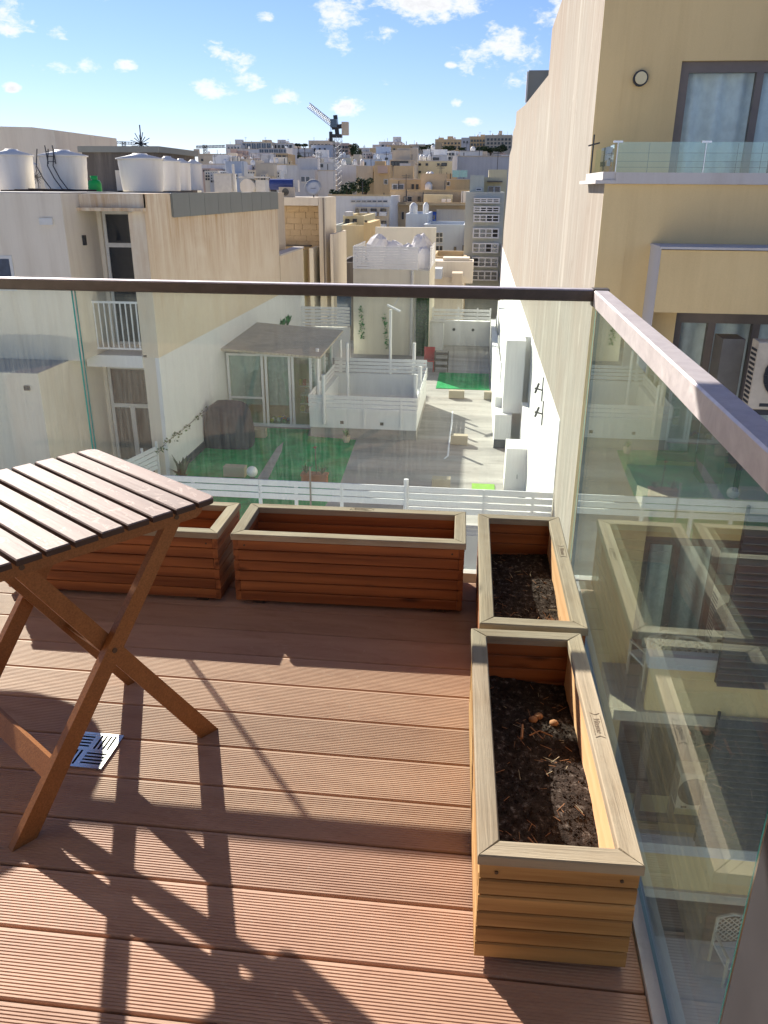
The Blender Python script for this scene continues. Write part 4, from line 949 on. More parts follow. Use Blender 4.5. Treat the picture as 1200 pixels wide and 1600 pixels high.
def door(par, x0, x1, z0, z1, y_, trans, split, m_='offwhite', pm='pane'):
    f = 0.07
    mb = MB(); mb.box(x0, x0+f, y_, y_+0.06, z0, z1); mb.box(x1-f, x1, y_, y_+0.06, z0, z1); mb.box(x0+f, x1-f, y_, y_+0.06, z1-f, z1); mb.box(x0+f, x1-f, y_, y_+0.06, z0, z0+f)
    mb.box(x0+f, x1-f, y_, y_+0.06, trans-0.05, trans+0.05)
    if split: mb.box(split-0.06, split+0.06, y_-0.001, y_+0.06, z0+f, trans-0.05)
    d = P(mb, 'door_frame', m_, par)
    def pn(a, c, e_, g_):
        m2 = MB(); m2.box(a, c, 0, 0.02, e_, g_); o = m2.build('pane', pm, d, loc=(0, y_+0.025, 0)); return o
    pn(x0+f, x1-f, trans+0.05, z1-f)
    if split: pn(x0+f, split-0.06, z0+f, trans-0.05); pn(split+0.06, x1-f, z0+f, trans-0.05)
    else: pn(x0+f, x1-f, z0+f, trans-0.05)
    return d
door(lb, -9.02, -8.08, -2.36, 0.80, DY+0.08, 0.03, -8.28)
door(lb, -9.36, -8.25, -5.5, -2.92, DY+0.08, -3.95, -8.80)
# balcony railing
rl = MB(); y_ = 18.80
z0, z1 = -2.32, -1.18
rl.box(-9.40, -8.003, y_-0.02, y_+0.02, z1-0.05, z1); rl.box(-9.40, -8.003, y_-0.02, y_+0.02, z0, z0+0.04); rb_ = P(rl, 'balcony_railing', 'whitem', lb)
bm_ = MB().box(-0.014, 0.014, -0.012, 0.012, z0+0.041, z1-0.051).mesh('baluster', 'whitem')
for k in range(11):
    inst('baluster', bm_, rb_, (-9.36+k*0.132, y_, 0))
mb = MB(); mb.box(-9.398, -9.37, y_+0.021, DY-0.5, z0+.3, z1-0.001); P(mb, 'railing_end', 'whitem', lb)
# small fittings
p0 = at(133, 374, 18.9)
mb = MB(); mb.box(-9.119, -9.06, 18.7, 18.8, p0.z-0.12, p0.z+0.10); P(mb, 'wall_light', 'darkmetal', lb)
p0 = at(73, 346, 17.95)
mb = MB(); mb.box(p0.x-0.15, p0.x+0.15, 17.90, 17.949, p0.z-0.07, p0.z+0.07); P(mb, 'wall_light', 'offwhite', lb)
p0 = at(43, 606, 16.5)
mb = MB(); mb.box(p0.x-0.06, p0.x+0.06, 16.45, 16.499, p0.z-0.05, p0.z+0.05); P(mb, 'wall_light', 'darkmetal', lb)
p0 = at(0, 399, 17.95); p1 = at(27, 455, 17.95)
mb = MB(); mb.box(p0.x-.6, p1.x, 17.93, 17.949, p1.z, p0.z); w = P(mb, 'window_frame', 'offwhite', lb)
mb = MB(); mb.box(p0.x-.53, p1.x-.07, 17.925, 17.9295, p1.z+.07, p0.z-.07); P(mb, 'window_pane', 'paneb', lb)
# side table with box on the small yard below
hb = thing('bird_hutch', 'white framed hutch standing beside the lower door on the left', 'hutch', (-9.45, 18.6, -5.2))
p0 = at(92, 600, 18.6); p1 = at(132, 655, 18.6)
mb = MB(); mb.box(p0.x, p1.x-0.02, 18.3, 18.9, p0.z-0.05, p0.z); mb.box(p0.x, p1.x, 18.3, 18.9, p1.z-0.06, p1.z)
for x in (p0.x, p0.x+0.22, p1.x-0.06): mb.box(x, x+0.05, 18.3, 18.34, p1.z+.001, p0.z-.051)
P(mb, 'frame', 'offwhite', hb)
mb = MB(); mb.box(p0.x+0.05, p1.x-0.06, 18.36, 18.85, p1.z+0.001, p0.z-0.051); P(mb, 'box', 'pane', hb)
mb = MB(); mb.box(p0.x+0.02, p0.x+0.07, 18.5, 18.55, -5.6, p1.z-.061); mb.box(p1.x-0.12, p1.x-0.06, 18.5, 18.55, -5.6, p1.z-.061); P(mb, 'leg', 'bark', hb)
yf = setting('yard_floor'); 
mb = MB(); mb.box(-16, -7.75, 12.5, 19.5, -5.9, ZT); mb.build('yard_floor', 'concrete', yf)
sf = thing('white_slat_panel', 'small white slat panel leaning by the lower left door', 'fence', (-8.2, 17.2, ZT))
for k in range(5):
    mb = MB(); mb.bar((-8.30, 17.75, -5.35+k*0.12), (-7.75, 18.4, -5.15+k*0.12), 0.02, 0.10); P(mb, 'slat', 'whitem', sf)
mb = MB(); mb.bar((-8.0, 18.15, -5.6), (-8.0, 18.15, -4.6), 0.05, 0.05); mb.bar((-7.74, 18.45, -5.6), (-7.74, 18.45, -4.5), 0.05, 0.05); P(mb, 'post', 'whitem', sf)
# climber on white wall
cl = thing('wall_climber', 'sparse leafy climber straggling along the left white wall', 'climbing plant', (-7.58, 19.6, -4.9), 0)
mb = MB(); rr = random.Random(6); ptsc = [at(u, v, 1) for u, v in ()]
def atX(u, v, X):
    d = ray(u, v); t = X/d.x; return Vector((X, d.y*t, EYE+d.z*t))
pc = [atX(u, v, -7.575) for u, v in ((244, 706), (262, 690), (285, 672), (305, 655), (322, 640))]
for a, c in zip(pc[:-1], pc[1:]): mb.cyl(a-Vector(cl.location), c-Vector(cl.location), 0.006, n=4)
mb.build('vine', 'bark', cl); mb = MB()
for k in range(70):
    i = rr.randrange(4); c = pc[i].lerp(pc[i+1], rr.random())-Vector(cl.location); mb.M = T(c.x+0.02, c.y+rr.gauss(0, .05), c.z+rr.gauss(0, .06), rr.uniform(0, 6), rr.uniform(-1, 1), rr.uniform(-1, 1)); mb.add([(0, -.03, 0), (.045, 0, 0), (0, .03, 0), (-.045, 0, 0)], [(0, 1, 2, 3)])
mb.M = None; mb.build('leaves', 'leaf', cl)['kind'] = 'stuff'
for i, (u, v) in enumerate(((440, 505), (449, 500))):
    p0 = atX(u, v, -7.56); hp = thing('wall_plant', ['green fern fixed on the white wall above the garden room, left one', 'green fern fixed on the white wall above the garden room, right one'][i], 'plant', tuple(p0), 0, 'ferns on the white wall')
    mb = MB(); leaf_blades(mb, 30, 0.55, 0.06, (0, 0, -0.2), seed=20+i, up=0.9); mb.build('leaves', 'leafb', hp)
# low wall beyond the long wall
lw_ = thing('stained_low_wall', 'rain stained low wall at the far end of the long cream wall', 'wall', (-7.6, 33, -6))
mb = MB(); mb.box(-7.95, -7.58, 31.62, 35.9, -2.499, -1.10); P(mb, 'wall', 'creamL', lw_)
mb = MB(); mb.box(-8.0, -7.55, 31.61, 35.95, -1.099, -1.03); P(mb, 'coping', 'pale_stone', lw_)
tf = thing('slatted_fence', 'white slat fence crossing behind the garden room to the stair tower', 'fence', (-6.5, 33, ZT))
mb = MB(); mb.box(-7.59, -5.46, 35.2, 35.3, ZT, -4.3); P(mb, 'low_wall', 'white_wall', tf)
for k in range(6):
    mb = MB(); mb.box(-7.59, -5.46, 35.16, 35.18, -4.25+0.14*k, -4.14+0.14*k); P(mb, 'slat', 'whitem', tf)
bl = thing('dark_lattice_screen', 'dark lattice screen between the fence and the stair tower', 'screen', (-5.8, 35.9, -4.4))
mb = MB(); mb.box(-6.1, -5.47, 35.7, 35.74, -4.3, -2.6); P(mb, 'mesh_panel', 'paneb', bl)

# roof tanks
def tank(u0, u1, vt, Y, label, tilt=0):
    a, c = at(u0, vt, Y), at(u1, vt, Y); w_ = (c.x-a.x); h_ = a.z-RZ-0.16; cx = (a.x+c.x)/2
    t_ = thing('water_tank', label, 'water tank', (cx, Y, RZ+0.021), 0, 'round rooftop water tanks on the left building')
    r_ = w_/2
    prof_ = [(r_*0.86, 0), (r_*0.88, h_*0.04)] + [(r_*(0.88+0.10*f+(0.008 if i % 2 else 0)), h_*(0.05+0.90*f)) for i, f in enumerate([k/6 for k in range(7)])]
    MB().lathe([(0.001, 0)]+prof_, 24).build('body', 'tank', t_)
    MB().lathe([(r_*1.05, h_*0.952), (r_*1.07, h_*0.99), (r_*0.35, h_*1.10), (r_*0.30, h_*1.14), (0.001, h_*1.15)], 24).build('lid', 'tank', t_)
    return t_
tank(-12, 46, 232, 22.0, 'leftmost cream water tank, cut by the picture edge')
t2 = tank(62, 131, 233, 22.0, 'second water tank from the left, with black hoses hanging down its side')
tank(184, 252, 238, 22.3, 'frontmost large water tank right of the green gas bottle')
tank(243, 279, 243, 25.5, 'water tank directly behind the frontmost one of the right row')
tank(268, 296, 247, 28.5, 'third water tank of the receding row on the right')
tank(288, 314, 249, 31.0, 'last and smallest looking water tank of the receding row')
tank(40, 58, 251, 31.0, 'small water tank seen between the two left tanks')
mb = MB()
for s_ in (-0.35, -0.05, 0.1):
    pp = [(s_, -0.62, 1.0), (s_-0.05, -0.68, 0.6), (s_+0.1, -0.70, 0.3), (s_+0.3, -0.75, 0.05), (s_+0.6, -0.7, 0.02)]
    for a, c in zip(pp[:-1], pp[1:]): mb.cyl(a, c, 0.014, n=5)
mb.build('hose', 'darkmetal', t2)
mb = MB()
for s_ in (-0.08, 0.12): mb.bar((s_, -0.66, 0.65), (s_, -0.72, 1.08), 0.02, 0.02)
for z in (0.7, 0.82, 0.94): mb.bar((-0.08, -0.68, z), (0.12, -0.68, z), 0.015, 0.015)
mb.build('ladder', 'darkmetal', t2)
gb = thing('gas_bottle', 'bright green gas bottle on the roof edge between two tanks', 'gas bottle', (at(147, 280, 21).x, 21.0, RZ-0.06))
mb = MB(); mb.lathe([(0.001, 0), (0.15, 0.0), (0.165, 0.03), (0.165, 0.26), (0.14, 0.33), (0.07, 0.37), (0.001, 0.37)], 16); mb.build('body', 'green', gb)
mb = MB(); mb.lathe([(0.085, 0.365), (0.09, 0.45), (0.08, 0.45), (0.075, 0.37)], 12); mb.build('collar', 'green', gb)
pi_ = thing('roof_pipes', 'loose pipes and planks lying along the roof edge at the left', 'pipes', (at(90, 294, 20).x, 20, RZ))
for k in range(5):
    mb = MB(); a = at(0+k*22, 291+k % 3, 20.2+k*0.1); c = at(70+k*20, 293-k % 2, 20.6); mb.cyl((a.x-pi_.location.x, a.y-20, 0.03+0.02*(k % 3)), (c.x-pi_.location.x, c.y-20, 0.05), 0.022, n=6); mb.build('pipe', 'bark', pi_)
def antenna(u, v, Y, h_, label, s_=1.0):
    p0 = at(u, v, Y); a_ = thing('tv_antenna', label, 'tv antenna', (p0.x, Y, p0.z-h_))
    mb = MB(); mb.cyl((0, 0, 0), (0, 0, h_), 0.022*s_, n=6); mb.build('mast', 'darkmetal', a_)
    mb = MB()
    for k in range(8):
        an = math.pi*k/8+0.1; r_ = 0.38*s_*(1 if k % 2 else 0.75)
        mb.cyl((-r_*math.cos(an), -0.05, h_*0.70-r_*math.sin(an)), (r_*math.cos(an), -0.05, h_*0.70+r_*math.sin(an)), 0.014*s_, n=4)
    mb.build('dipoles', 'darkmetal', a_)
    mb = MB(); mb.bar((-0.1*s_, -0.3*s_, h_*0.70), (0.05*s_, 0.3*s_, h_*0.70), 0.05*s_, 0.05*s_); mb.build('boom', 'darkmetal', a_)
antenna(218, 195, 33, 2.2, 'spiky tv antenna on the skyline above the dark rooftop wall', 1.1)
antenna(56, 260, 23, 0.9, 'small tv antenna between the two leftmost tanks', 0.5)
hw = thing('white_house', 'plain off white house behind the leftmost tanks', 'house', (at(40, 240, 34).x, 34, 0))
a, c = at(-60, 196, 34), at(84, 203, 34)
mb = MB(); mb.prism([(a.x, a.z), (c.x-0.9, c.z+0.1), (c.x, c.z), (c.x+0.05, -3), (a.x, -3)], 34, 40, axis='y'); P(mb, 'wall', 'cream', hw)
mb = MB(); mb.box(c.x-3.3, c.x-2.9, 34.5, 34.9, c.z+0.12, c.z+0.30); P(mb, 'vent', 'greyw', hw)
dw = thing('dark_rooftop_wall', 'dark stained rooftop wall with grey ledge behind the gas bottle', 'rooftop hut', (at(185, 260, 30).x, 30, 0))
a, c = at(128, 238, 30), at(246, 238, 30)
mb = MB(); mb.box(a.x, c.x, 30, 34, RZ-2, a.z); P(mb, 'wall', 'darkwall', dw)
mb = MB(); mb.box(a.x-0.1, c.x+0.1, 29.9, 34.1, a.z+0.001, a.z+0.2); P(mb, 'ledge', 'clad', dw)
mb = MB(); mb.box(at(181, 270, 29.9).x, at(191, 270, 29.9).x, 29.85, 29.99, RZ, at(181, 266, 29.9).z); P(mb, 'pillar', 'cream', dw)

# ================================================================== party wall and yellow building on the right
pw_ = thing('party_wall', 'tall rain streaked beige blind wall running back along the right side', 'wall', (XW, 30, -12.8))
yz = [(11.663, -12.8), (66, -12.8), (66, -5.7), (57, 1.5), (56.6, 3.3), (52.8, 3.6), (52.4, 4.4), (48.8, 4.5), (48.4, 5.15), (38.5, 4.62), (24.5, 4.15), (24.4, 5.2), (21.5, 5.35), (16.5, 5.2), (13.501, 5.6), (13.501, 1.43), (11.663, 1.43)]
mb = MB(); n = len(yz)
mb.add([(XW, y_, z) for y_, z in yz]+[(XW+0.35, y_, z) for y_, z in yz], [tuple(reversed(range(n))), tuple(range(n, 2*n))]+[(i, (i+1) % n, n+(i+1) % n, n+i) for i in range(n)]); P(mb, 'wall', 'party', pw_)
mb = MB(); mb.box(XW-0.012, XW-0.001, 14.36, 65.9, -6.0, -2.5); P(mb, 'white_dado', 'white_wall', pw_)
for a, c, z in ((13.6, 16.45, 5.6), ):
    pass
bxg = thing('roof_hut', 'grey concrete hut standing on top of the streaked wall', 'rooftop hut', (XW, 37, 4))
mb = MB(); mb.box(XW+0.02, XW+1.3, 37.0, 37.3, 4.0, 5.75); P(mb, 'wall', 'clad', bxg)
mb = MB(); mb.box(XW-0.05, XW+0.02-0.001, 36.9, 37.1, 4.6, 5.70); P(mb, 'corner', 'greyw', bxg)
wb_ = thing('wall_bracket', 'dark pipe bracket low on the white band of the streaked wall', 'bracket', (XW, 17.8, -3.3))
for dz, dy in ((0, 0), (0.42, 0.5)):
    mb = MB(); mb.bar((0, dy, dz), (-0.20, dy, dz+0.05), 0.03, 0.03); mb.bar((-0.18, dy, dz-0.06), (-0.12, dy-0.1, dz+0.18), 0.035, 0.035); mb.bar((-0.02, dy, dz-0.25), (-0.02, dy, dz+0.3), 0.03, 0.03); mb.build('bracket', 'darkmetal', wb_)

YB = thing('yellow_building', 'yellow rendered apartment building with recessed balconies on the right', 'building', (4, 14, -12.8))
X2 = 9.0
# upper facade
mb = MB(); mb.box(XW-0.001, XW+0.352, 13.494, 13.50, 1.44, 6.2); mb.box(XW-0.001, XW+0.352, 11.655, 11.662, -12.8, 1.43); P(mb, 'corner_render', 'yellow', YB)
wall_with_opening(XW+0.351, X2, 0.901, 6.2, 2.74, 6.2, 0.95, 3.07, 13.5, 13.75, 'yellow', YB, 'upper_wall')
mb = MB(); mb.box(XW+0.36, X2, 13.76, 40, -12.8, 0.9); P(mb, 'body', 'yellow', YB)
mb = MB(); mb.box(XW+0.36, X2, 11.742, 13.49, 0.70, 0.90); P(mb, 'balcony_floor', 'pale_stone', YB)
mb = MB(); mb.box(XW+0.352, X2, 11.66, 11.739, -0.19, 1.43); P(mb, 'parapet_wall', 'yellow', YB)
mb = MB(); mb.box(1.45, 1.70, 11.60, 13.49, 1.431, 1.475); mb.box(1.54, 1.70, 11.62, 13.49, 1.476, 1.575); P(mb, 'ledge', 'pale_stone', YB)
mb = MB(); mb.box(1.701, X2, 11.60, 11.80, 1.432, 1.568); P(mb, 'ledge', 'pale_stone', YB)
mb = MB(); mb.box(XW+0.352, 2.72, 11.66, 11.739, -12.8, -0.191); P(mb, 'corner_wall', 'yellow', YB)
# low glass on the ledge
mb = MB(); mb.box(1.70, X2, 11.68, 11.69, 1.569, 1.93); P(mb, 'ledge_glass', 'glassB', YB)
mb = MB(); mb.box(1.655, 1.665, 11.70, 13.48, 1.576, 1.90); P(mb, 'ledge_glass', 'glassB', YB)
for z in (1.63, 1.70, 1.80):
    mb = MB(); mb.box(1.72, X2, 11.693, 11.697, z, z+0.004); P(mb, 'cable', 'darkmetal', YB)
for x in (2.1, 2.45, 3.2, 3.5):
    mb = MB(); mb.box(x, x+0.005, 11.698, 11.702, 1.569, 1.92); P(mb, 'cable', 'darkmetal', YB)
for x in (1.70, 2.80, 3.9):
    mb = MB(); mb.box(x-0.06, x+0.06, 11.67, 11.70, 1.92, 1.945); mb.box(x-0.006, x+0.006, 11.672, 11.679, 1.569, 1.919); P(mb, 'glass_clip', 'steel', YB)
mb = MB(); mb.cyl((1.57, 13.2, 1.48), (1.57, 13.2, 2.1), 0.012, n=5); mb.bar((1.5, 13.2, 1.95), (1.66, 13.2, 1.99), 0.02, 0.02); P(mb, 'tap_pipe', 'darkmetal', YB)
mb = MB(); mb.cyl((2.18, 13.44, 2.85), (2.18, 13.499, 2.85), 0.105, n=20); P(mb, 'wall_light', 'darkmetal', YB)
mb = MB(); mb.cyl((2.18, 13.41, 2.85), (2.18, 13.439, 2.85), 0.082, n=20); P(mb, 'wall_light_glass', 'pale_yellow', YB)
def slider(par, x0, x1, z0, z1, y_, mull, f=0.13, curtain=True):
    mb = MB(); mb.box(x0, x0+f, y_, y_+0.1, z0, z1); mb.box(x1-f, x1, y_, y_+0.1, z0, z1); mb.box(x0+f, x1-f, y_, y_+0.1, z1-f*1.1, z1); mb.box(x0+f, x1-f, y_, y_+0.1, z0, z0+f)
    for m_ in mull: mb.box(m_-0.05, m_+0.05, y_-0.005, y_+0.1, z0+f, z1-f*1.1)
    fr = P(mb, 'window_frame', 'bronze', par)
    ed = [x0+f]+list(mull)+[x1-f]
    for a, c in zip(ed[:-1], ed[1:]):
        m2 = MB(); m2.box(a+(0.05 if a in mull else 0), c-(0.05 if c in mull else 0), y_+0.04, y_+0.05, z0+f, z1-f*1.1); P(m2, 'window_pane', 'glassW', par)
    if curtain:
        mb = MB(); n = int((x1-x0)/0.05); vs = []
        for i in range(n+1):
            x = x0+0.02+(x1-x0-0.04)*i/n; yy = y_+0.20+0.055*math.sin(i*0.95)+0.02*math.sin(i*0.37)
            vs += [(x, yy, z0+0.02), (x, yy, z1-0.05)]
        mb.add(vs, [(2*i, 2*i+2, 2*i+3, 2*i+1) for i in range(n)], 0, True); P(mb, 'curtain', 'curtain', par)
M['glassW'] = glass_mat('window_glass', (0.95, 0.98, 0.97), 0.0, r0=0.025)
slider(YB, 2.74, 6.2, 0.95, 3.07, 13.56, (3.86, 5.0))
mb = MB(); mb.box(2.6, 6.3, 14.2, 16, 0.91, 3.2); P(mb, 'room', 'interior', YB)
# header box over lower window
mb = MB(); mb.box(2.27, X2, 11.0, 11.659, -0.11, 0.66); P(mb, 'header_box', 'yellow', YB)
mb = MB(); mb.box(2.262, 2.269, 10.99, 11.659, -0.9, 0.67); P(mb, 'sunlit_cheek', 'pale_stone', YB)  # pale skin on the yellow box, sunlight on this side put into its colour
mb = MB(); mb.box(2.25, X2, 10.96, 11.655, 0.671, 0.70); P(mb, 'header_cap', 'pale_stone', YB)
# lower storeys
for i, zf_ in enumerate((-2.40, -5.80, -9.20)):
    zt_ = zf_+2.18
    mb = MB(); mb.box(2.721, X2, 11.86, 12.1, zt_+0.001, zf_+3.2-0.001); 
    mb.box(2.721, X2, 11.70, 12.1, zf_-0.18, zf_); P(mb, 'spandrel', 'yellow', YB)
    slider(YB, 2.73, 6.3, zf_+0.001, zt_, 11.90, (3.27, 3.87), curtain=(i < 2))
    mb = MB(); mb.box(2.7, 6.4, 12.6, 13.7, zf_+0.01, zt_+0.2); P(mb, 'room', 'interior', YB)
    mb = MB(); mb.box(2.3, X2, 10.35, 11.699, zf_-0.18, zf_-0.001); P(mb, 'balcony_floor', 'tan', YB)
    if i == 0: mb = MB(); mb.box(3.3, X2, 10.40, 10.50, zf_, zf_+0.95)
    else: mb = MB(); mb.box(2.75, X2, 10.40, 10.50, zf_-0.17, zf_+0.75)
    if i: P(mb, 'balcony_parapet', 'yellow', YB); mb = MB(); mb.box(2.70, X2, 10.35, 10.55, zf_+0.751, zf_+0.95); P(mb, 'parapet_coping', 'greyw', YB)
mb = MB(); mb.box(2.25, 9, 8.0, 10.6, -12.9, -10.5); P(mb, 'ground_terrace', 'pale_stone', YB)
def ac(x, y_, z, w_, h_, d_, label, par_none=True, fans=1):
    a_ = thing('air_conditioner', label, 'air conditioner', (x, y_, z), 0, 'air conditioning units')
    mb = MB(); mb.bbox(0, w_, 0, d_, 0, h_, 0.015); mb.build('casing', 'acw', a_)
    r_ = h_*0.36
    mb = MB(); mb.cyl((w_*0.45, -0.004, h_*0.52), (w_*0.45, -0.012, h_*0.52), r_, n=24); mb.build('fan_opening', 'pane', a_)
    mb = MB()
    for q in (0.25, 0.45, 0.65, 0.85, 1.0):
        for k in range(20):
            a0, a1 = 2*math.pi*k/20, 2*math.pi*(k+1)/20
            mb.bar((w_*0.45+r_*q*math.cos(a0), -0.02, h_*0.52+r_*q*math.sin(a0)), (w_*0.45+r_*q*math.cos(a1), -0.02, h_*0.52+r_*q*math.sin(a1)), 0.006, 0.006)
    for k in range(8): an = math.pi*k/8; mb.bar((w_*0.45-r_*math.cos(an), -0.022, h_*0.52-r_*math.sin(an)), (w_*0.45+r_*math.cos(an), -0.022, h_*0.52+r_*math.sin(an)), 0.006, 0.006)
    mb.build('fan_grille', 'darkmetal', a_)
    mb = MB()
    for k in range(12): mb.box(-0.006, -0.001, 0.03, d_-0.03, h_*(0.08+0.07*k), h_*(0.08+0.07*k)+h_*0.035)
    mb.build('side_vents', 'darkmetal', a_)
    mb = MB(); mb.box(w_*0.14, w_*0.30, -0.006, -0.001, h_*0.05, h_*0.10); mb.build('badge', 'darkmetal', a_)
    return a_
ac(3.50, 10.55, -1.24, 0.95, 0.86, 0.26, 'large weathered air conditioner on the right beside the lower sliding window')
ac(3.66, 10.8, -4.84, 0.55, 0.82, 0.33, 'air conditioner half hidden by grey louvres, seen through the side glass')
ac(3.62, 10.95, -8.05, 0.55, 0.72, 0.33, 'lowest air conditioner in the dark recess, seen through the side glass')
lv = thing('ac_stand', 'dark metal stand and duct carrying the large air conditioner', 'stand', (3.3, 10.6, -2.4))
mb = MB(); mb.box(0.2, 1.3, 0, 0.4, 1.08, 1.15); mb.box(0.24, 0.30, 0.05, 0.1, 0.0, 1.079); mb.box(1.1, 1.16, 0.05, 0.1, 0, 1.079); mb.build('frame', 'darkmetal', lv)
mb = MB(); mb.box(-0.12, 0.16, 0.35, 0.75, 0.0, 1.98); mb.build('duct', 'louver', lv)
def louvers(x0, x1, y_, z0, z1, label):
    l_ = thing('louvre_screen', label, 'louvre screen', (x0, y_, z0), 0, 'grey louvred screens')
    n_ = int((z1-z0)/0.105); me = MB().add([(0, 0, 0), (x1-x0, 0, 0), (x1-x0, 0.10, 0.07), (0, 0.10, 0.07), (0, 0, 0.012), (x1-x0, 0, 0.012), (x1-x0, 0.10, 0.082), (0, 0.10, 0.082)],
        [(0, 3, 2, 1), (4, 5, 6, 7), (0, 1, 5, 4), (1, 2, 6, 5), (2, 3, 7, 6), (3, 0, 4, 7)]).mesh('slat', 'louver')
    for k in range(n_): inst('slat', me, l_, (0, 0, k*0.105))
    mb = MB(); mb.box(0.0, 0.04, 0.101, 0.14, 0, z1-z0); mb.box(x1-x0-0.04, x1-x0, 0.101, 0.14, 0, z1-z0); mb.build('upright', 'darkmetal', l_)
louvers(3.62, 7.0, 10.15, -5.15, -2.45, 'upper grey louvred screen behind the side glass')
louvers(3.75, 7.0, 10.15, -8.05, -5.65, 'lower grey louvred screen behind the side glass')
def lattice_chair(x, y_, z, rz, label):
    c_ = thing('lattice_chair', label, 'garden chair', (x, y_, z), rz, 'lattice garden chairs')
    mb = MB(); w_, h_ = 0.50, 0.50
    n = 5
    for k in range(-n, n+1):
        for s_ in (1, -1):
            # diagonal strips clipped to the back panel
            x0, x1 = -w_/2, w_/2; c0 = k*0.10
            zz0, zz1 = c0, c0+w_
            t0, t1 = max(0, -zz0/w_), min(1, (h_-zz0)/w_)
            if t1 <= t0+0.05: continue
            a = (x0+(x1-x0)*t0)*s_; b_ = (x0+(x1-x0)*t1)*s_
            mb.bar((a, 0.24+0.03*(0 if s_ > 0 else 0.02), 0.44+zz0+w_*t0), (b_, 0.24+0.03*(0 if s_ > 0 else 0.02), 0.44+zz0+w_*t1), 0.012, 0.018)
    mb.build('lattice_back', 'rattan', c_)
    mb = MB(); mb.bar((-w_/2, .24, 0.0), (-w_/2, .24, 0.96), 0.035, 0.035); mb.bar((w_/2, .24, 0.0), (w_/2, .24, 0.96), 0.035, 0.035)
    for a, c in (((-w_/2, .24, .96), (0, .24, 1.02)), ((0, .24, 1.02), (w_/2, .24, .96))): mb.bar(a, c, 0.035, 0.04)
    mb.build('back_frame', 'rattan', c_)
    MB().box(-.25, .25, -.25, .22, .40, .435).build('seat', 'offwhite', c_)
    for s_ in (-1, 1):
        MB().bar((s_*.24, -.24, 0), (s_*.24, -.24, .62), 0.035, 0.035).build('leg', 'rattan', c_)
        MB().bar((s_*.25, -.25, .63), (s_*.25, .24, .66), 0.045, 0.02).build('armrest', 'rattan', c_)
lattice_chair(2.95, 11.2, -5.799, R(200), 'lattice garden chair by the window, nearer the left end of the middle balcony')
lattice_chair(3.55, 11.05, -5.799, R(150), 'lattice garden chair on the middle balcony next to the air conditioner')
lattice_chair(4.62, 10.02, -10.499, R(10), 'pale lattice garden chair far below, at the bottom right behind the side glass')
bc = thing('balcony_chair', 'dark metal armchair on the top balcony seen in the window reflection', 'chair', (4.1, 12.3, 0.901))
MB().box(-.25, .25, -.25, .25, .42, .45).build('seat', 'darkmetal', bc); MB().box(-.25, .25, .22, .25, .451, .9).build('backrest', 'darkmetal', bc)
for x in (-.25, .22):
    for y_ in (-.25, .22): MB().box(x, x+.03, y_, y_+.03, 0, .419).build('leg', 'darkmetal', bc)

# ================================================================== town behind
_wm = {}
def win_mesh(w_, h_, kind):
    k = (round(w_, 2), round(h_, 2), kind)
    if k in _wm: return _wm[k]
    mb = MB(); f = min(0.10, w_*0.12); w2, h2 = w_/2, h_/2
    fm, pm = {'w': ('white2', 'pane'), 'd': ('darkmetal', 'pane'), 'b': ('white2', 'paneb'), 's': ('tan', 'pane'), 'B': ('shutter', 'shutter'), 'g': ('greyw', 'paneb')}[kind]
    mb.box(-w2, -w2+f, -0.09, 0.0, -h2, h2); mb.box(w2-f, w2, -0.09, 0.0, -h2, h2); mb.box(-w2+f, w2-f, -0.09, 0.0, h2-f, h2); mb.box(-w2+f, w2-f, -0.12, 0.0, -h2, -h2+f)
    if w_ > 0.9: mb.box(-f/2.5, f/2.5, -0.07, -0.021, -h2+f, h2-f)
    if w_ > 2.4:
        for s_ in (-1, 1): mb.box(s_*w_*.25-f/2.5, s_*w_*.25+f/2.5, -0.07, -0.021, -h2+f, h2-f)
    mb.box(-w2+f, w2-f, -0.02, -0.002, -h2+f, h2-f, 1)
    _wm[k] = mb.mesh('window', [fm, pm]); return _wm[k]
GROUND = lambda Y: -13 if Y < 60 else hz(0, Y)-3
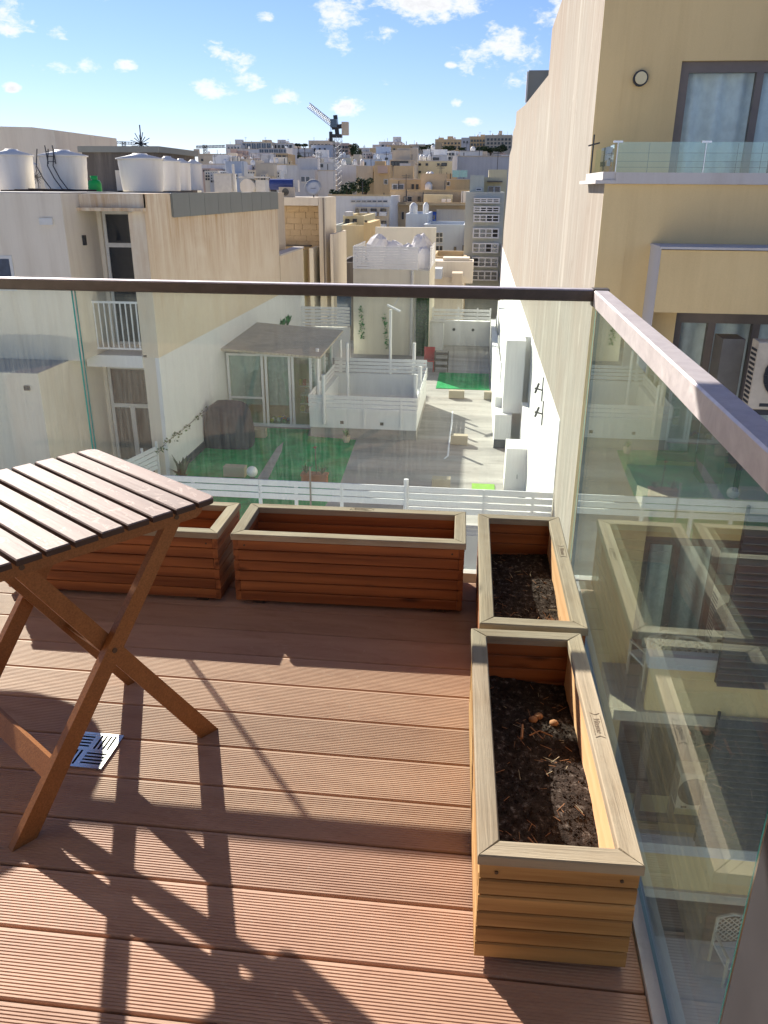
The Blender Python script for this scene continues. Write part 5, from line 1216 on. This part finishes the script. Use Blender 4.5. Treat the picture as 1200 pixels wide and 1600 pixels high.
def bld(label, u0, u1, vt, Y, dep, mat, rows=(), rot=0.0, name='apartment_block', zb=None, parapet=0.45, clutter=0, cat='building', extras=(), seed=0):
    um = (u0+u1)/2
    a, c = at(u0, vt, Y), at(u1, vt, Y); W_ = (c.x-a.x)/math.cos(R(rot)); zt_ = (a.z+c.z)/2
    z0 = GROUND(Y) if zb is None else zb
    o = thing(name, label, cat, (a.x, Y if rot <= 0 else Y, z0), R(rot)); H = zt_-z0
    mb = MB(); mb.box(0, W_, 0, dep, 0, H-parapet)
    t_ = 0.22
    mb.box(0, W_, 0, t_, H-parapet, H); mb.box(0, W_, dep-t_, dep, H-parapet, H); mb.box(0, t_, t_, dep-t_, H-parapet, H); mb.box(W_-t_, W_, t_, dep-t_, H-parapet, H)
    mb.build('wall', mat, o)
    for (v, hp, us, wp, kind, *ex) in rows:
        if isinstance(us, tuple): us = [us[0]+(us[1]-us[0])*(i+0.5)/us[2] for i in range(us[2])]
        sc_ = (a-Vector((0, 0, EYE))).length/F_PX*1.02
        w_, h_ = wp*sc_, hp*sc_
        for u in us:
            p = at(u, v, Y); x = (p.x-a.x)/math.cos(R(rot)); z = p.z-z0
            if not (w_/2 < x < W_-w_/2+0.3): x = min(max(x, w_/2+0.05), W_-w_/2-0.05)
            inst('window', win_mesh(w_, h_, kind), o, (x, -0.001, z))
        if ex:       # balcony line below the row
            p = at(us[0], v+hp/2, Y); x0 = (at(us[0]-wp*.7, v, Y).x-a.x); x1 = (at(us[-1]+wp*.7, v, Y).x-a.x)
            mb = MB(); mb.box(x0, x1, -1.0, -0.13, p.z-z0-0.15, p.z-z0); mb.box(x0, x1, -1.0, -0.93, p.z-z0+0.001, p.z-z0+0.75); mb.build('balcony', ex[0], o)
    rr = random.Random(seed+int(u0*7))
    if Y > 80 and W_ > 3:          # parapet coping, roof pipes and a stair hut
        mb = MB(); mb.box(-0.06, W_+0.06, -0.08, t_, H+0.001, H+0.12); mb.build('coping', rr.choice(['tan', 'white2', 'pale_stone', 'ochre']), o)
        mb = MB()
        for k in range(int(W_/2.5)):
            x = rr.uniform(0.3, W_-0.3); mb.box(x, x+rr.uniform(.05, .12), 0.3, 0.4, H-parapet, H+rr.uniform(.3, 1.4))
        if mb.v: mb.build('vent_pipe', 'darkmetal', o)
    for k in range(clutter):
        x = rr.uniform(0.15, 0.85)*W_; y_ = rr.uniform(0.1, 0.4)*dep; z = H-parapet+0.001; q = rr.random()
        if q < 0.4:
            r_ = rr.uniform(.25, .42); mb = MB(); mb.lathe([(0.001, 0), (r_, 0), (r_*1.05, 1.1), (r_*.5, 1.35), (0.001, 1.4)], 10, (x, y_, z)); mb.build('roof_tank', rr.choice(['tank', 'white2']), o)
        elif q < 0.75:
            s_ = rr.uniform(.6, 1.6); mb = MB(); mb.box(x-s_, x+s_, y_, y_+s_*1.5, z, z+rr.uniform(1.0, 2.4)); mb.build('roof_hut', mat, o)
        else:
            mb = MB(); mb.cyl((x, y_, z), (x, y_, z+2.2), 0.04, n=4); mb.bar((x-.5, y_, z+2), (x+.5, y_, z+2), .04, .04); mb.bar((x-.35, y_, z+1.8), (x+.35, y_, z+1.8), .04, .04); mb.build('antenna', 'darkmetal', o)
    return o
def pbox(par, u0, u1, v0, v1, Y, dep, nm, mat, front=0.0):      # a block belonging to a building, measured like the building
    a, c = at(u0, v0, Y), at(u1, v1, Y); mb = MB(); mb.box(a.x, c.x, Y-front, Y+dep, c.z, a.z)
    me = mb.mesh(nm, mat); o = inst(nm, me, par); o.location = -Vector(par.location); return o

# -- far hill
H = 300
bld('flat topped grey block at the left end of the hill crest', 353, 376, 226, H, 14, 'greyw', [(231, 3, (355, 375, 4), 3, 'g')], clutter=1)
bld('long dark glazed block on the crest of the far hill', 374, 425, 222, 306, 16, 'tan', [(228.5, 8, (377, 424, 6), 6.5, 'g')], clutter=3)
bld('low pale block on the hill crest right of the glazed one', 425, 458, 224, 310, 14, 'greyw', [(229, 4, (427, 457, 5), 3.5, 'd')], clutter=4)
bld('wide beige crest block left of the crane mast', 482, 520, 220, 312, 14, 'tan', [(227, 3, (484, 518, 6), 3, 'd')], clutter=1)
bld('bluish house with three columns of small windows on the hill', 486, 518, 227, 285, 12, 'bluew', [(234, 4, [492, 500, 508], 2.6, 'd'), (242, 4, [492, 500, 508], 2.6, 'd')], rot=-6)
bld('brown balconied block beside the crane mast on the hill', 516, 545, 224, 290, 12, 'pink', [(230, 3.2, (517, 544, 5), 4, 'd'), (236, 3.2, (517, 544, 5), 4, 'd'), (242, 3.2, (517, 544, 5), 4, 'd')])
bld('white terraced house with a row of dark windows, left on the hill', 353, 406, 233, 280, 12, 'white2', [(238, 4, [366, 373, 380], 5, 'd')], clutter=1, rot=3)
bld('bluish glazed terrace row in the middle of the hill', 404, 451, 232, 275, 12, 'bluew', [(236, 5, (405, 450, 6), 6.5, 'g')], clutter=2)
bld('slim white tower block in the middle of the hill', 447, 457, 231.5, 255, 6, 'white2')
bld('tan block at the left foot of the hill, next to the last tank', 309, 342, 241, 250, 12, 'tan', [(250, 3, [316, 333], 3, 'd')], clutter=1)
bld('pinkish house with two blue windows, left on the hill', 351, 378, 241, 240, 10, 'pink', [(248, 5, [363, 372], 5, 'b')], clutter=2)
bld('narrow brown house between the tan block and the pinkish one', 341, 353, 243, 262, 10, 'pink', [(249, 3, [345, 349], 2.5, 'd')])
bld('white cubic house above the rooftop tanks on the hill', 391, 424, 240, 235, 10, 'white2', [(245, 4, [413, 419], 3.5, 'd')], rot=-8)
bld('ochre house with wide balcony windows in the middle of the hill', 424, 449, 240, 238, 10, 'ochre', [(245, 4, [430, 437, 444], 4.5, 'd')], clutter=1)
bld('dark brown house below the white cubic one', 391, 424, 249, 228, 8, 'pink', clutter=1)
bld('white balconied block left of the bluish house', 455, 488, 232, 282, 12, 'greyw', [(236, 3.4, (456, 487, 4), 5, 'd', 'white2'), (242, 3.4, (470, 487, 2), 5, 'd', 'white2')], clutter=1)
bld('long plain ochre wall on the right part of the crest', 560, 601, 231.5, 285, 10, 'ochre')
bld('grey stepped block on the right part of the crest', 592, 628, 222, 315, 12, 'greyw', [(228, 3, (595, 627, 5), 3, 'd')], clutter=2)
bld('small grey annex left of the grey stepped block', 582, 594, 226, 310, 10, 'greyw')
bld('ochre house behind the long plain ochre wall', 604, 641, 227, 290, 12, 'ochre', [(234, 3.5, (606, 640, 5), 3, 'd'), (241, 3, (618, 640, 3), 3, 'd')], clutter=3)
bld('tan crest block right of the ochre houses', 639, 664, 226, 300, 12, 'tan', [(233, 3, (642, 662, 4), 2.5, 'd')], clutter=1)
bld('tall ochre block left end of the right hilltop row', 680, 722, 218, 320, 14, 'ochre', [(224, 2.6, (682, 720, 7), 2.5, 'd'), (230, 2.6, (682, 720, 7), 2.5, 'd')], clutter=4)
bld('narrow grey tower on the right hilltop', 721, 734, 215, 305, 8, 'greyw', [(222, 3, [725, 730], 2, 'd')])
bld('ochre stepped block in the middle of the right hilltop', 733, 760, 213.5, 322, 14, 'ochre', [(220, 3, (735, 758, 5), 2.8, 'd'), (226, 3, (735, 758, 5), 2.8, 'd'), (232, 3, (735, 758, 5), 2.8, 'd')], clutter=3)
bld('wide brown grey block at the right end of the hilltop', 758, 800, 211.5, 318, 14, 'tan', [(218, 3, (760, 799, 7), 3, 'd'), (224, 3, (760, 799, 7), 3, 'd'), (230, 3, (760, 799, 7), 3, 'd')], clutter=4, rot=-4)
ch = bld('small ochre chapel with a gabled front on the right hilltop', 680, 690, 222, 300, 8, 'ochre', name='chapel', parapet=0.1)
# small dense houses filling the slopes
rr = random.Random(21)
fill = 0
for (ua, ub, va, vb, Ya, Yb_) in ((310, 545, 243, 262, 245, 180), (545, 790, 236, 262, 270, 170), (312, 420, 252, 272, 170, 130)):
    for k in range(46):
        f = rr.random(); u = rr.uniform(ua, ub); v = va+(vb-va)*f+rr.uniform(-2, 2); Y = Ya+(Yb_-Ya)*f
        w_ = rr.uniform(10, 26); mat = rr.choice(['tan', 'white2', 'greyw', 'ochre', 'tan', 'bluew', 'pink', 'greenish', 'cream'])
        cn = {'tan': 'tan', 'white2': 'white', 'greyw': 'grey', 'ochre': 'ochre', 'bluew': 'bluish', 'pink': 'pinkish', 'greenish': 'olive grey', 'cream': 'cream'}[mat]
        nr = rr.choice((1, 2, 2, 3)); part_ = ['upper', 'middle', 'lower'][min(2, int(f*3))]; uu = u
        side = 'far left' if uu < 390 else ('left' if uu < 480 else ('central' if uu < 600 else ('right' if uu < 700 else 'far right')))
        lab = f"small {cn} house with {['one window row', 'two window rows', 'three window rows'][nr-1]}, {part_} part of the {side} slope"
        o = bld(lab, u, min(u+w_, 800), v, Y, 8, mat,
            [(v+4+4.6*q_, 2.6, (u+1.5, min(u+w_, 800)-1.5, max(1, int(w_/4.2))), 2.4, rr.choice('dddwb')) for q_ in range(nr)], rot=rr.uniform(-12, 6), name='hillside_house', clutter=rr.choice((0, 0, 1, 2)), seed=k, cat='house')
        o['group'] = f'small {cn} houses packed on the {side} distant slope'
# -- middle distance
bld('long low white building with blue awnings below the left hill', 312, 386, 257, 150, 10, 'white2', [(268, 6, (336, 368, 4), 8, 'b')], clutter=3)
bld('plain light grey building with white box window, left of centre', 411, 467, 258, 140, 12, 'greyw', [(262, 5, [424], 12, 'w')], clutter=2, rot=3)
bld('light grey house with a pair of dark windows below the hill', 463, 492, 265, 120, 10, 'greyw', [(280, 8, [473.5, 481], 7, 'b')], clutter=1)
bld('white sunlit house with slanted parapet, left of the crane mast', 490, 524, 267, 122, 10, 'white2', clutter=0, rot=6)
bld('wide pale grey building behind the white sunlit house', 486, 530, 255, 150, 12, 'greyw', [(259, 4, (488, 505, 3), 5, 'd')], clutter=2)
bld('blank pale wall building with roof tanks right of the crane mast', 526, 561, 259, 128, 12, 'white2', clutter=2)
bld('white low building with a dark window strip under the hill trees', 478, 512, 247, 200, 12, 'white2', [(252, 2.5, (482, 504, 5), 4.5, 'd')], clutter=3)
bld('bluish white building at the centre of the slope', 583, 612, 241, 190, 10, 'bluew', [(248, 3, [590, 604], 4, 'd')], clutter=3)
bld('low blue painted building below the dark hill tree', 563, 597, 249, 165, 10, 'bluew', [(256, 4, [570, 588], 4, 'd')], clutter=1)
bld('small white house with one dark window near the centre', 637, 656, 240, 195, 8, 'white2', [(246, 3, [645], 4, 'd')], clutter=1)
bld('stepped white building with two wide dark windows', 655, 699, 243, 160, 10, 'white2', [(248.5, 4, [669, 681], 9, 'd')], clutter=1)
bld('upper white storey standing back on the stepped white building', 661, 694, 234.5, 168, 8, 'white2', clutter=1)
bld('grey scaffolded block right of the stepped white building', 695, 711, 236, 165, 10, 'greyw', [(241, 3, (696, 710, 3), 3, 'd'), (247, 3, (696, 710, 3), 3, 'd')])
bld('low white roof building behind the big blank wall', 719, 754, 236.5, 160, 10, 'white2', clutter=2)
o = bld('big blank pale wall building on the right below the hilltop', 714, 795, 245, 115, 14, 'greyw', rot=-3)
bld('narrow block, whitened for sunlight, at the left edge of the big blank wall', 707, 715, 244, 112, 10, 'white2')  # sunlit side of the blank wall painted as a whiter block
bld('cream building with two rows of small square windows', 646, 708, 252, 125, 12, 'pale_yellow', [(257, 3.2, [656, 667, 685], 3.5, 'd'), (257, 4, [694], 8, 'd'), (269, 3.2, [656, 669], 3.5, 'd')], clutter=3)
bld('narrow building with grey balconies left of the cream one', 609, 648, 251, 118, 12, 'tan', [(256, 7, (611, 638, 5), 5, 'd'), (262, 6, [634], 12, 'w', 'greyw')], clutter=3)
bld('ochre house with brown balconies, left of centre', 557, 587, 259, 120, 10, 'ochre', [(266, 5, (560, 584, 3), 6, 's', 'tan'), (277, 5, (560, 584, 3), 6, 's', 'tan')], clutter=2)
bld('ochre house with tall shuttered windows beside the brown balconies', 584, 610, 258, 115, 10, 'ochre', [(266, 6, [595, 603], 5, 's', 'pink'), (284, 7, [603], 6, 'w')], clutter=2)
# long ochre terraces
bld('upper ochre storey with dark terrace windows above the long stone facade', 609, 734, 281, 104, 8, 'ochre', [(292, 8, (612, 632, 2), 8.5, 'b'), (292, 7, [645, 652], 3.5, 'd'), (292, 8, (664, 682, 2), 8, 'b'), (287, 6, [693, 700], 6, 'w')], clutter=7)
o = bld('middle stone storey with arched windows and a yellow annex', 610, 733, 298, 98, 7, 'brickstone', [(311, 8, [619, 640], 8, 's'), (311, 7, [633, 655], 4, 'd')], clutter=3)
pbox(o, 661, 706, 304, 318, 95.5, 2.0, 'annex', 'pale_yellow'); pbox(o, 721, 731, 299, 318, 95.2, 2.0, 'pier', 'white2')
for u in (690, 698): ac_ = pbox(o, u, u+6, 311, 316, 94.3, 0.7, 'ac_unit', 'white2')
o = bld('long old stone facade with a blue shuttered bay', 613, 731, 318, 92, 8, 'brickstone', [(337, 11, [629.5], 4.5, 's'), (337, 9, [687.5, 701], 4.5, 'w'), (337, 11, [718], 5.5, 'w'), (332, 3, [642, 646], 2.5, 'd')], clutter=0)
pbox(o, 611, 733, 318, 321.5, 91.2, 0.79, 'cornice', 'ochre'); pbox(o, 665.5, 681, 331, 349, 91.2, 0.79, 'shuttered_bay', 'shutter')
for u in (668, 672.5, 677): pbox(o, u, u+2.6, 336, 343, 91.16, 0.03, 'bay_window', 'pane')
pbox(o, 682, 729, 327, 350, 91.9, 0.09, 'whitewash', 'cream')
o = bld('pale blue rendered house with tall glazed stairwell', 634, 668, 334, 78, 8, 'bluew', clutter=2)
o = bld('low pale blue house with brown patch, beside the grey balcony tower', 662, 728, 351, 74, 8, 'bluew', [(367, 7, (675, 692, 3), 5.5, 'w'), (375, 7, (675, 692, 3), 5.5, 'w'), (388, 8, (675, 692, 3), 5.5, 'w'), (390, 12, [725], 4.5, 'd'), (389, 6, [711], 3.5, 'd')])
pbox(o, 675, 728, 382, 401, 73.5, 0.49, 'lower_wall', 'white2') if False else None
bld('ochre lower wall with rooftop clutter beside the grey balcony tower', 674, 729, 401, 62, 6, 'brickstone', [(405, 2.5, [694, 699], 3, 'd')])
o = bld('small courtyard house with blue tin roof below the ochre wall', 676, 724, 433, 54, 5, 'cream', clutter=2)
pbox(o, 675, 690, 420, 436, 52.5, 1.4, 'tin_roof', 'bluew'); pbox(o, 706, 722, 427, 446, 52.5, 1.4, 'shed', 'tan')
# white building left-middle
o = bld('white building with a strip window and recessed balconies, left of centre', 514, 610, 306, 84, 10, 'white2', [(314.5, 3.6, (548, 606, 7), 7.4, 'g')], clutter=0)
pbox(o, 555, 607, 323, 358, 83.4, 0.59, 'stone_front', 'tan')
wm2 = [(331, 9, [558, 569, 584, 599]), (350, 9, [572, 584, 599])]
for v, h_, us in wm2:
    for u in us:
        p = at(u, v, 83.4); sc_ = 84/F_PX; inst('window', win_mesh(8.5*sc_ if u != 558 else 4*sc_, h_*sc_, 'd'), o, (p.x-o.location.x, -0.602, p.z-o.location.z))
        if u != 558:
            q = at(u, v+h_/2, 83.4); mb = MB(); mb.box(p.x-o.location.x-0.34, p.x-o.location.x+0.34, -1.3, -0.66, q.z-o.location.z-0.1, q.z-o.location.z+0.28); mb.build('balcony', 'white2', o)
o = bld('pale yellow house with two small dark windows', 536, 569, 337, 66, 7, 'pale_yellow', [(346, 7, [543, 554.5], 6, 'd')])
pbox(o, 538, 548, 331, 338, 65, 1.5, 'roof_unit', 'greyw')
bld('plain pale yellow blank wall house left of the cream tower', 534, 577, 352, 60, 7, 'pale_yellow', zb=-13)
bld('narrow deeper yellow strip house against the cream tower', 568, 578, 348, 58, 6, 'yellow', [(346, 3, [572], 4, 'd')])
bld('grey plinth house with dark doorway left of the pale yellow wall', 519, 536, 352, 62, 6, 'greenish', [(390, 14, [526], 5, 'd')])
cy = bld('dark rubble stone yard wall below the pale yellow house', 528, 572, 410, 50, 5, 'darkwall')
# old stone building with recess (left middle)
ob = thing('stone_recess_building', 'cream building with an old stone recess, corner pillar and drainpipe', 'building', (at(434, 308, 40).x, 40, -12.8))
def wb(nm, mat, u0, u1, v0, v1, Y, dep): return pbox(ob, u0, u1, v0, v1, Y, dep, nm, mat)
wb('top_band', 'cream', 425, 497, 308, 321.5, 40, 3.0); wb('corner_pillar', 'cream', 497.3, 515.5, 308, 700, 40, 3.0)
wb('side_wing', 'cream', 515.7, 525.5, 366, 700, 39.0, 4.0); wb('lower_wall', 'tower', 483, 497.2, 388, 700, 39.6, 3.0)
wb('recess_back', 'brickstone', 425, 500, 321, 700, 41.4, 2.0); wb('yard_front', 'pale_yellow', 470, 483, 392, 700, 40.2, 1.0)
wb('drain_pipe', 'bronze', 505.2, 506.6, 309, 445, 39.85, 0.1)
# stone courses of the recess: each block is real, joined as one part
mb = MB(); rr = random.Random(31); a, c = at(434, 322, 41.4), at(497, 386, 41.4); z = a.z; r_ = 0
while z > c.z-0.6:
    x = a.x-rr.uniform(0, .5); h_ = 0.27
    while x < c.x+0.2:
        w_ = rr.uniform(.4, .75); mb.box(x+.008, min(x+w_-.008, c.x+0.3), 41.4-rr.uniform(.02, .06), 41.399, z-h_+.009, z-.004); x += w_
    z -= h_
me = mb.mesh('stone_blocks', 'brickstone'); o = inst('stone_blocks', me, ob); o.location = -Vector(ob.location); o['kind'] = 'stuff'
wb('recess_beam', 'darkwall', 434, 485, 383, 385.5, 40.9, 0.4)
# rooftop equipment on it
def small(name, label, cat, u, v, Y, fn, mat):
    p = at(u, v, Y); o = thing(name, label, cat, tuple(p)); mb = MB(); fn(mb); mb.build('body', mat, o); return o
o = small('solar_water_tank', 'blue cylindrical water heater tank on the stone building roof', 'water heater', 441, 296, 41, lambda m_: (m_.cyl((-0.65, 0.3, 0.22), (0.5, 0.3, 0.22), 0.25, n=14),), 'bluetank')
MB().bar((-0.5, .3, -.2), (-0.5, .3, 0.1), .05, .3).bar((0.4, .3, -.2), (0.4, .3, 0.1), .05, .3).build('leg', 'darkmetal', o)
MB().box(0.52, 0.75, 0.1, 0.5, -.1, .42).build('control_box', 'greyw', o)
ac(at(436, 308, 40.6).x, 40.6, at(436, 308, 40.6).z, 0.72, 0.45, 0.3, 'small air conditioner under the blue water heater tank')
dsh = thing('satellite_dish', 'large tilted satellite dish on the stone building roof', 'satellite dish', tuple(at(490, 309, 40.8)))
mb = MB(); mb.M = T(0, 0, 0.42, 0, R(62)); mb.lathe([(0.001, 0.0), (0.2, 0.02), (0.38, 0.09), (0.40, 0.10), (0.2, 0.035), (0.001, 0.012)], 20); mb.M = None; mb.build('dish', 'offwhite', dsh)
MB().bar((0, 0.05, -0.1), (0, 0.02, 0.42), .05, .05).build('mast', 'darkmetal', dsh); MB().bar((-.32, -.02, .42), (.32, -.02, .42), .02, .02).build('arm', 'darkmetal', dsh)
o = thing('roof_tank', 'pale horizontal tank with a flat lid left of the blue heater tank', 'water tank', tuple(at(392, 300, 38)))
MB().cyl((-.05, -0.4, .22), (-.05, .5, .22), 0.33, n=16).build('body', 'tank', o); MB().box(-.45, .75, -.3, .6, .58, .64).build('lid', 'offwhite', o); MB().box(.28, .72, -.2, .5, 0, .5).build('box', 'offwhite', o)
o = thing('roof_cabinet', 'square off white rooftop cabinet with a thin chimney pipe', 'cabinet', tuple(at(350, 301, 37)))
MB().box(-.42, .36, 0, .8, 0, .74).build('body', 'offwhite', o); MB().cyl((.45, .1, 0), (.45, .1, 1.15), .06, n=8).build('pipe', 'offwhite', o); MB().box(-.45, .39, -.03, .83, .745, .78).build('lid', 'offwhite', o)
bld('building carrying the rooftop cabinet and tanks behind the grey panels', 312, 425, 301, 33, 2, 'tan', parapet=0.05, zb=-6)
# olive grey tower with glazed balconies
gt_ = bld('tall olive grey tower with seven floors of white framed glazed balconies', 728, 789, 300, 64, 10, 'greenish', zb=-13)
fl = [(313.5, 7), (327, 8), (341, 10), (364, 13), (387, 13), (409, 13), (430, 13)]
px0, px1 = 741, 781
for i, (v, h_) in enumerate(fl):
    a, c = at(px0-(v-300)*0.03, v-h_/2*1.25, 63.9), at(px1-(v-300)*0.03, v+h_/2*1.25, 63.9)
    x0, x1, z1, z0 = a.x-gt_.location.x, c.x-gt_.location.x, a.z+12.999, c.z+12.999
    mb = MB(); t2_ = 0.09
    mb.box(x0, x1, -0.5, -0.01, z0, z0+t2_); mb.box(x0, x1, -0.5, -0.01, z1-t2_, z1)
    for k in range(5): x = x0+(x1-x0-t2_)*k/4; mb.box(x, x+t2_, -0.5, -0.01, z0+t2_, z1-t2_)
    mb.box(x0, x1, -0.49, -0.42, (z0+z1)/2-0.03, (z0+z1)/2+0.03) ; mb.build('balcony_frame', 'white2', gt_)
    for k in range(4):
        xa = x0+t2_+(x1-x0-t2_)*k/4; mb = MB(); mb.box(xa+0.01, xa+(x1-x0-t2_)/4-t2_-0.01, -0.30, -0.27, z0+t2_, z1-t2_); mb.build('balcony_pane', random.choice(['pane', 'pane', 'paneb', 'interior', 'curtain' if k == 3 else 'pane']), gt_)
bld('olive grey top storey with a planted roof corner above the balcony tower', 735, 757, 274, 70, 6, 'greenish', [(296, 4, [748], 8, 'b')])
o = bld('pale yellow penthouse with wide windows right of the olive top storey', 756, 792, 277, 72, 6, 'pale_yellow', [(296, 9, (762, 782, 2), 9, 'b')])
pbox(o, 761, 785, 282.5, 284.5, 71, 0.99, 'canopy', 'darkwall')
o = bld('pale stair hut right of the big blank wall', 764, 793, 265, 90, 5, 'pale_yellow', clutter=1)
cg = thing('glass_terrace_screen', 'turquoise glass terrace screens on the ochre roof at centre right', 'glass screen', tuple(at(708, 277, 100)))
for k, (u0, u1) in enumerate(((707, 718), (719, 730))):
    a, c = at(u0, 266, 100), at(u1, 277, 100); mb = MB(); mb.box(a.x, c.x, 100, 100.06, c.z, a.z); P(mb, 'pane', 'glassT', cg) if 'glassT' in M else None
    if 'glassT' not in M:
        M['glassT'] = plain('turquoise_glass', (0.32, 0.55, 0.52), 0.15); P(mb, 'pane', 'glassT', cg)

# trees
def leaf_cloud(mb, c, rx, ry, rz, n, s, rr):
    for k in range(n):
        while True:
            p = Vector((rr.uniform(-1, 1), rr.uniform(-1, 1), rr.uniform(-1, 1)))
            if 0.35 < p.length < 1: break
        q = Vector((c[0]+p.x*rx, c[1]+p.y*ry, c[2]+p.z*rz)); ss = s*rr.uniform(.6, 1.3)
        mb.M = T(q.x, q.y, q.z, rr.uniform(0, 6), rr.uniform(-1.4, 1.4), rr.uniform(-1, 1)); mb.add([(-ss, -ss*.6, 0), (ss, -ss*.5, ss*.3), (ss*.8, ss*.6, 0), (-ss*.8, ss*.7, ss*.2)], [(0, 1, 2, 3)])
    mb.M = None
def tree(u0, u1, vt, vb, Y, label, seed, group=None, mat='treeleaf'):
    a, c = at(u0, vt, Y), at(u1, vb, Y); rr = random.Random(seed); w_ = c.x-a.x; h_ = a.z-c.z; cx = (a.x+c.x)/2
    t_ = thing('tree', label, 'tree', (cx, Y, c.z-2), 0, group); H_ = h_+2
    mb = MB(); mb.cyl((0, 0, -2), (0, 0, H_*0.6), w_*.04+.1, w_*.02+.04, 7)
    for k in range(5): an = rr.uniform(0, 6.28); mb.cyl((0, 0, H_*.4), (w_*.28*math.cos(an), w_*.28*math.sin(an), H_*.75), .07+w_*.012, .03, 5)
    mb.build('trunk', 'bark', t_)
    mb = MB(); leaf_cloud(mb, (0, 0, 2+h_*.48), w_*.36, w_*.36, h_*.40, 260, w_*.045, rr)
    for k in range(9):
        an = rr.uniform(0, 6.28); f = rr.uniform(.25, .85); leaf_cloud(mb, (w_*.34*math.cos(an), w_*.3*math.sin(an), 2+h_*f), w_*.2, w_*.2, h_*.18, 110, w_*.04, rr)
    mb.build('crown', mat, t_); return t_
tree(543, 565, 224, 250, 230, 'dark upright tree on the slope right of the crane mast', 1)
tree(519, 524, 217, 232, 280, 'slim pointed cypress behind the crane mast on the hill', 2)
tree(532, 560, 280, 308, 95, 'dark bushy tree on the left behind the white building', 3); tree(556, 583, 277, 304, 96, 'dark bushy tree on the right behind the white building', 4)
tree(515, 540, 296, 308, 90, 'low dark shrub on the roof edge left of the bushy trees', 5)
for i, (u0, u1, vt, vb) in enumerate(((655, 668, 228, 234), (664, 679, 224, 234), (690, 712, 227, 236), (743, 762, 227, 240), (758, 776, 229, 240), (772, 792, 226, 240), (470, 482, 224, 230), (458, 478, 242, 252), (461, 472, 224, 229), (715, 728, 230, 236))):
    tree(u0, u1, vt, vb, 250+i*3, ('dark tree clump' if i != 6 else 'thin dark tree')+' on the far hill, '+['left of the ochre chapel', 'touching the ochre chapel', 'just right of the ochre chapel', 'below the ochre stepped block', 'below the tan hilltop block, middle of three', 'rightmost, against the streaked wall', 'on the crest above the white balconied block', 'among the houses below the white tower block', 'on the crest left of the thin one', 'below the narrow grey hilltop tower'][i], 10+i, 'dark trees on the far hill')
# cranes
def lattice(mb, a, c, w_, n, r_, flat=False):
    a = Vector(a); c = Vector(c); d = (c-a).normalized(); x = d.orthogonal().normalized(); y_ = d.cross(x)
    cs = [x*w_+y_*w_, -x*w_+y_*w_, -x*w_-y_*w_, x*w_-y_*w_]
    if flat: cs = [Vector((0, w_, 0)), Vector((0, -w_, 0)), d.cross(Vector((0, 1, 0))).normalized()*w_*1.9]
    m_ = len(cs)
    for q in cs: mb.cyl(a+q, c+q, r_, n=4)
    for k in range(n):
        p = a.lerp(c, k/n); q = a.lerp(c, (k+1)/n)
        for i in range(m_): mb.cyl(p+cs[i], q+cs[(i+1) % m_], r_*.6, n=3, cap=False); mb.cyl(p+cs[i], p+cs[(i+1) % m_], r_*.6, n=3, cap=False)
M['cranew'] = plain('crane_paint', (0.50, 0.52, 0.55), 0.5)
Y = 118; base_ = at(528.5, 300, Y); head = at(527, 206, Y)
cr = thing('tower_crane', 'large grey tower crane with raised jib above the hill', 'crane', (head.x, Y, base_.z-8))
def PC(mb, nm, m_, par): return P(mb, nm, m_, par)
mb = MB(); lattice(mb, (head.x, Y, base_.z-8), (head.x, Y, head.z-.6), 0.42, 22, 0.035); PC(mb, 'mast', 'cranew', cr)
tip = at(484, 161, Y); root_ = at(524, 193, Y); mb = MB(); lattice(mb, root_, tip, 0.34, 18, 0.05, True); PC(mb, 'jib', 'cranew', cr)
mb = MB(); mb.box(head.x-.6, head.x+.6, Y-.6, Y+.6, head.z-.7, head.z-.3); q = at(541, 196, Y); mb.bar((head.x-.7, Y, head.z+.5), (q.x, Y, q.z), .7, .5); mb.bar((root_.x, Y, root_.z+1.0), (head.x, Y, head.z-.3), 0.5, 0.5); PC(mb, 'slewing_unit', 'darkmetal', cr)
q = at(539.5, 201, Y); mb = MB(); mb.box(q.x-.42, q.x+.42, Y-.5, Y+.5, q.z-.8, q.z+.8); PC(mb, 'counterweight', 'tan', cr)
mb = MB(); mb.box(head.x-.8, head.x+.1, Y-.8, Y-.1, head.z+.5, head.z+1.5); PC(mb, 'cab', 'paneb', cr)
q0, q1 = at(517, 186, Y), at(517, 216, Y); mb = MB(); mb.cyl(q0, q1, 0.035, n=4); mb.box(q1.x-.2, q1.x+.2, Y-.2, Y+.2, q1.z-.4, q1.z+.8); PC(mb, 'hook_block', 'darkmetal', cr)
def small_crane(u, vt, vb, ua, ub, vj, Y, label):
    p, q = at(u, vt, Y), at(u, vb, Y); c_ = thing('tower_crane', label, 'crane', (p.x, Y, q.z-6)); mb = MB(); lattice(mb, (p.x, Y, q.z-6), (p.x, Y, p.z), 0.5, 12, .1); PC(mb, 'mast', 'darkmetal', c_)
    a, c = at(ua, vj[0], Y), at(ub, vj[1], Y); mb = MB(); lattice(mb, a, c, .4, 20, .09, True); PC(mb, 'jib', 'darkmetal', c_)
    mb = MB(); w2 = a if abs(ua-u) < abs(ub-u) else c; mb.box(w2.x-.9, w2.x+.9, Y-.5, Y+.5, w2.z-2.2, w2.z-.3); PC(mb, 'counterweight', 'tan', c_)
small_crane(320, 226, 250, 307, 352, (231.5, 230.5), 300, 'small distant crane with level jib left of the hill')
small_crane(193, 221, 245, 122, 210, (221, 226), 300, 'thin distant crane jib showing above the dark rooftop wall')
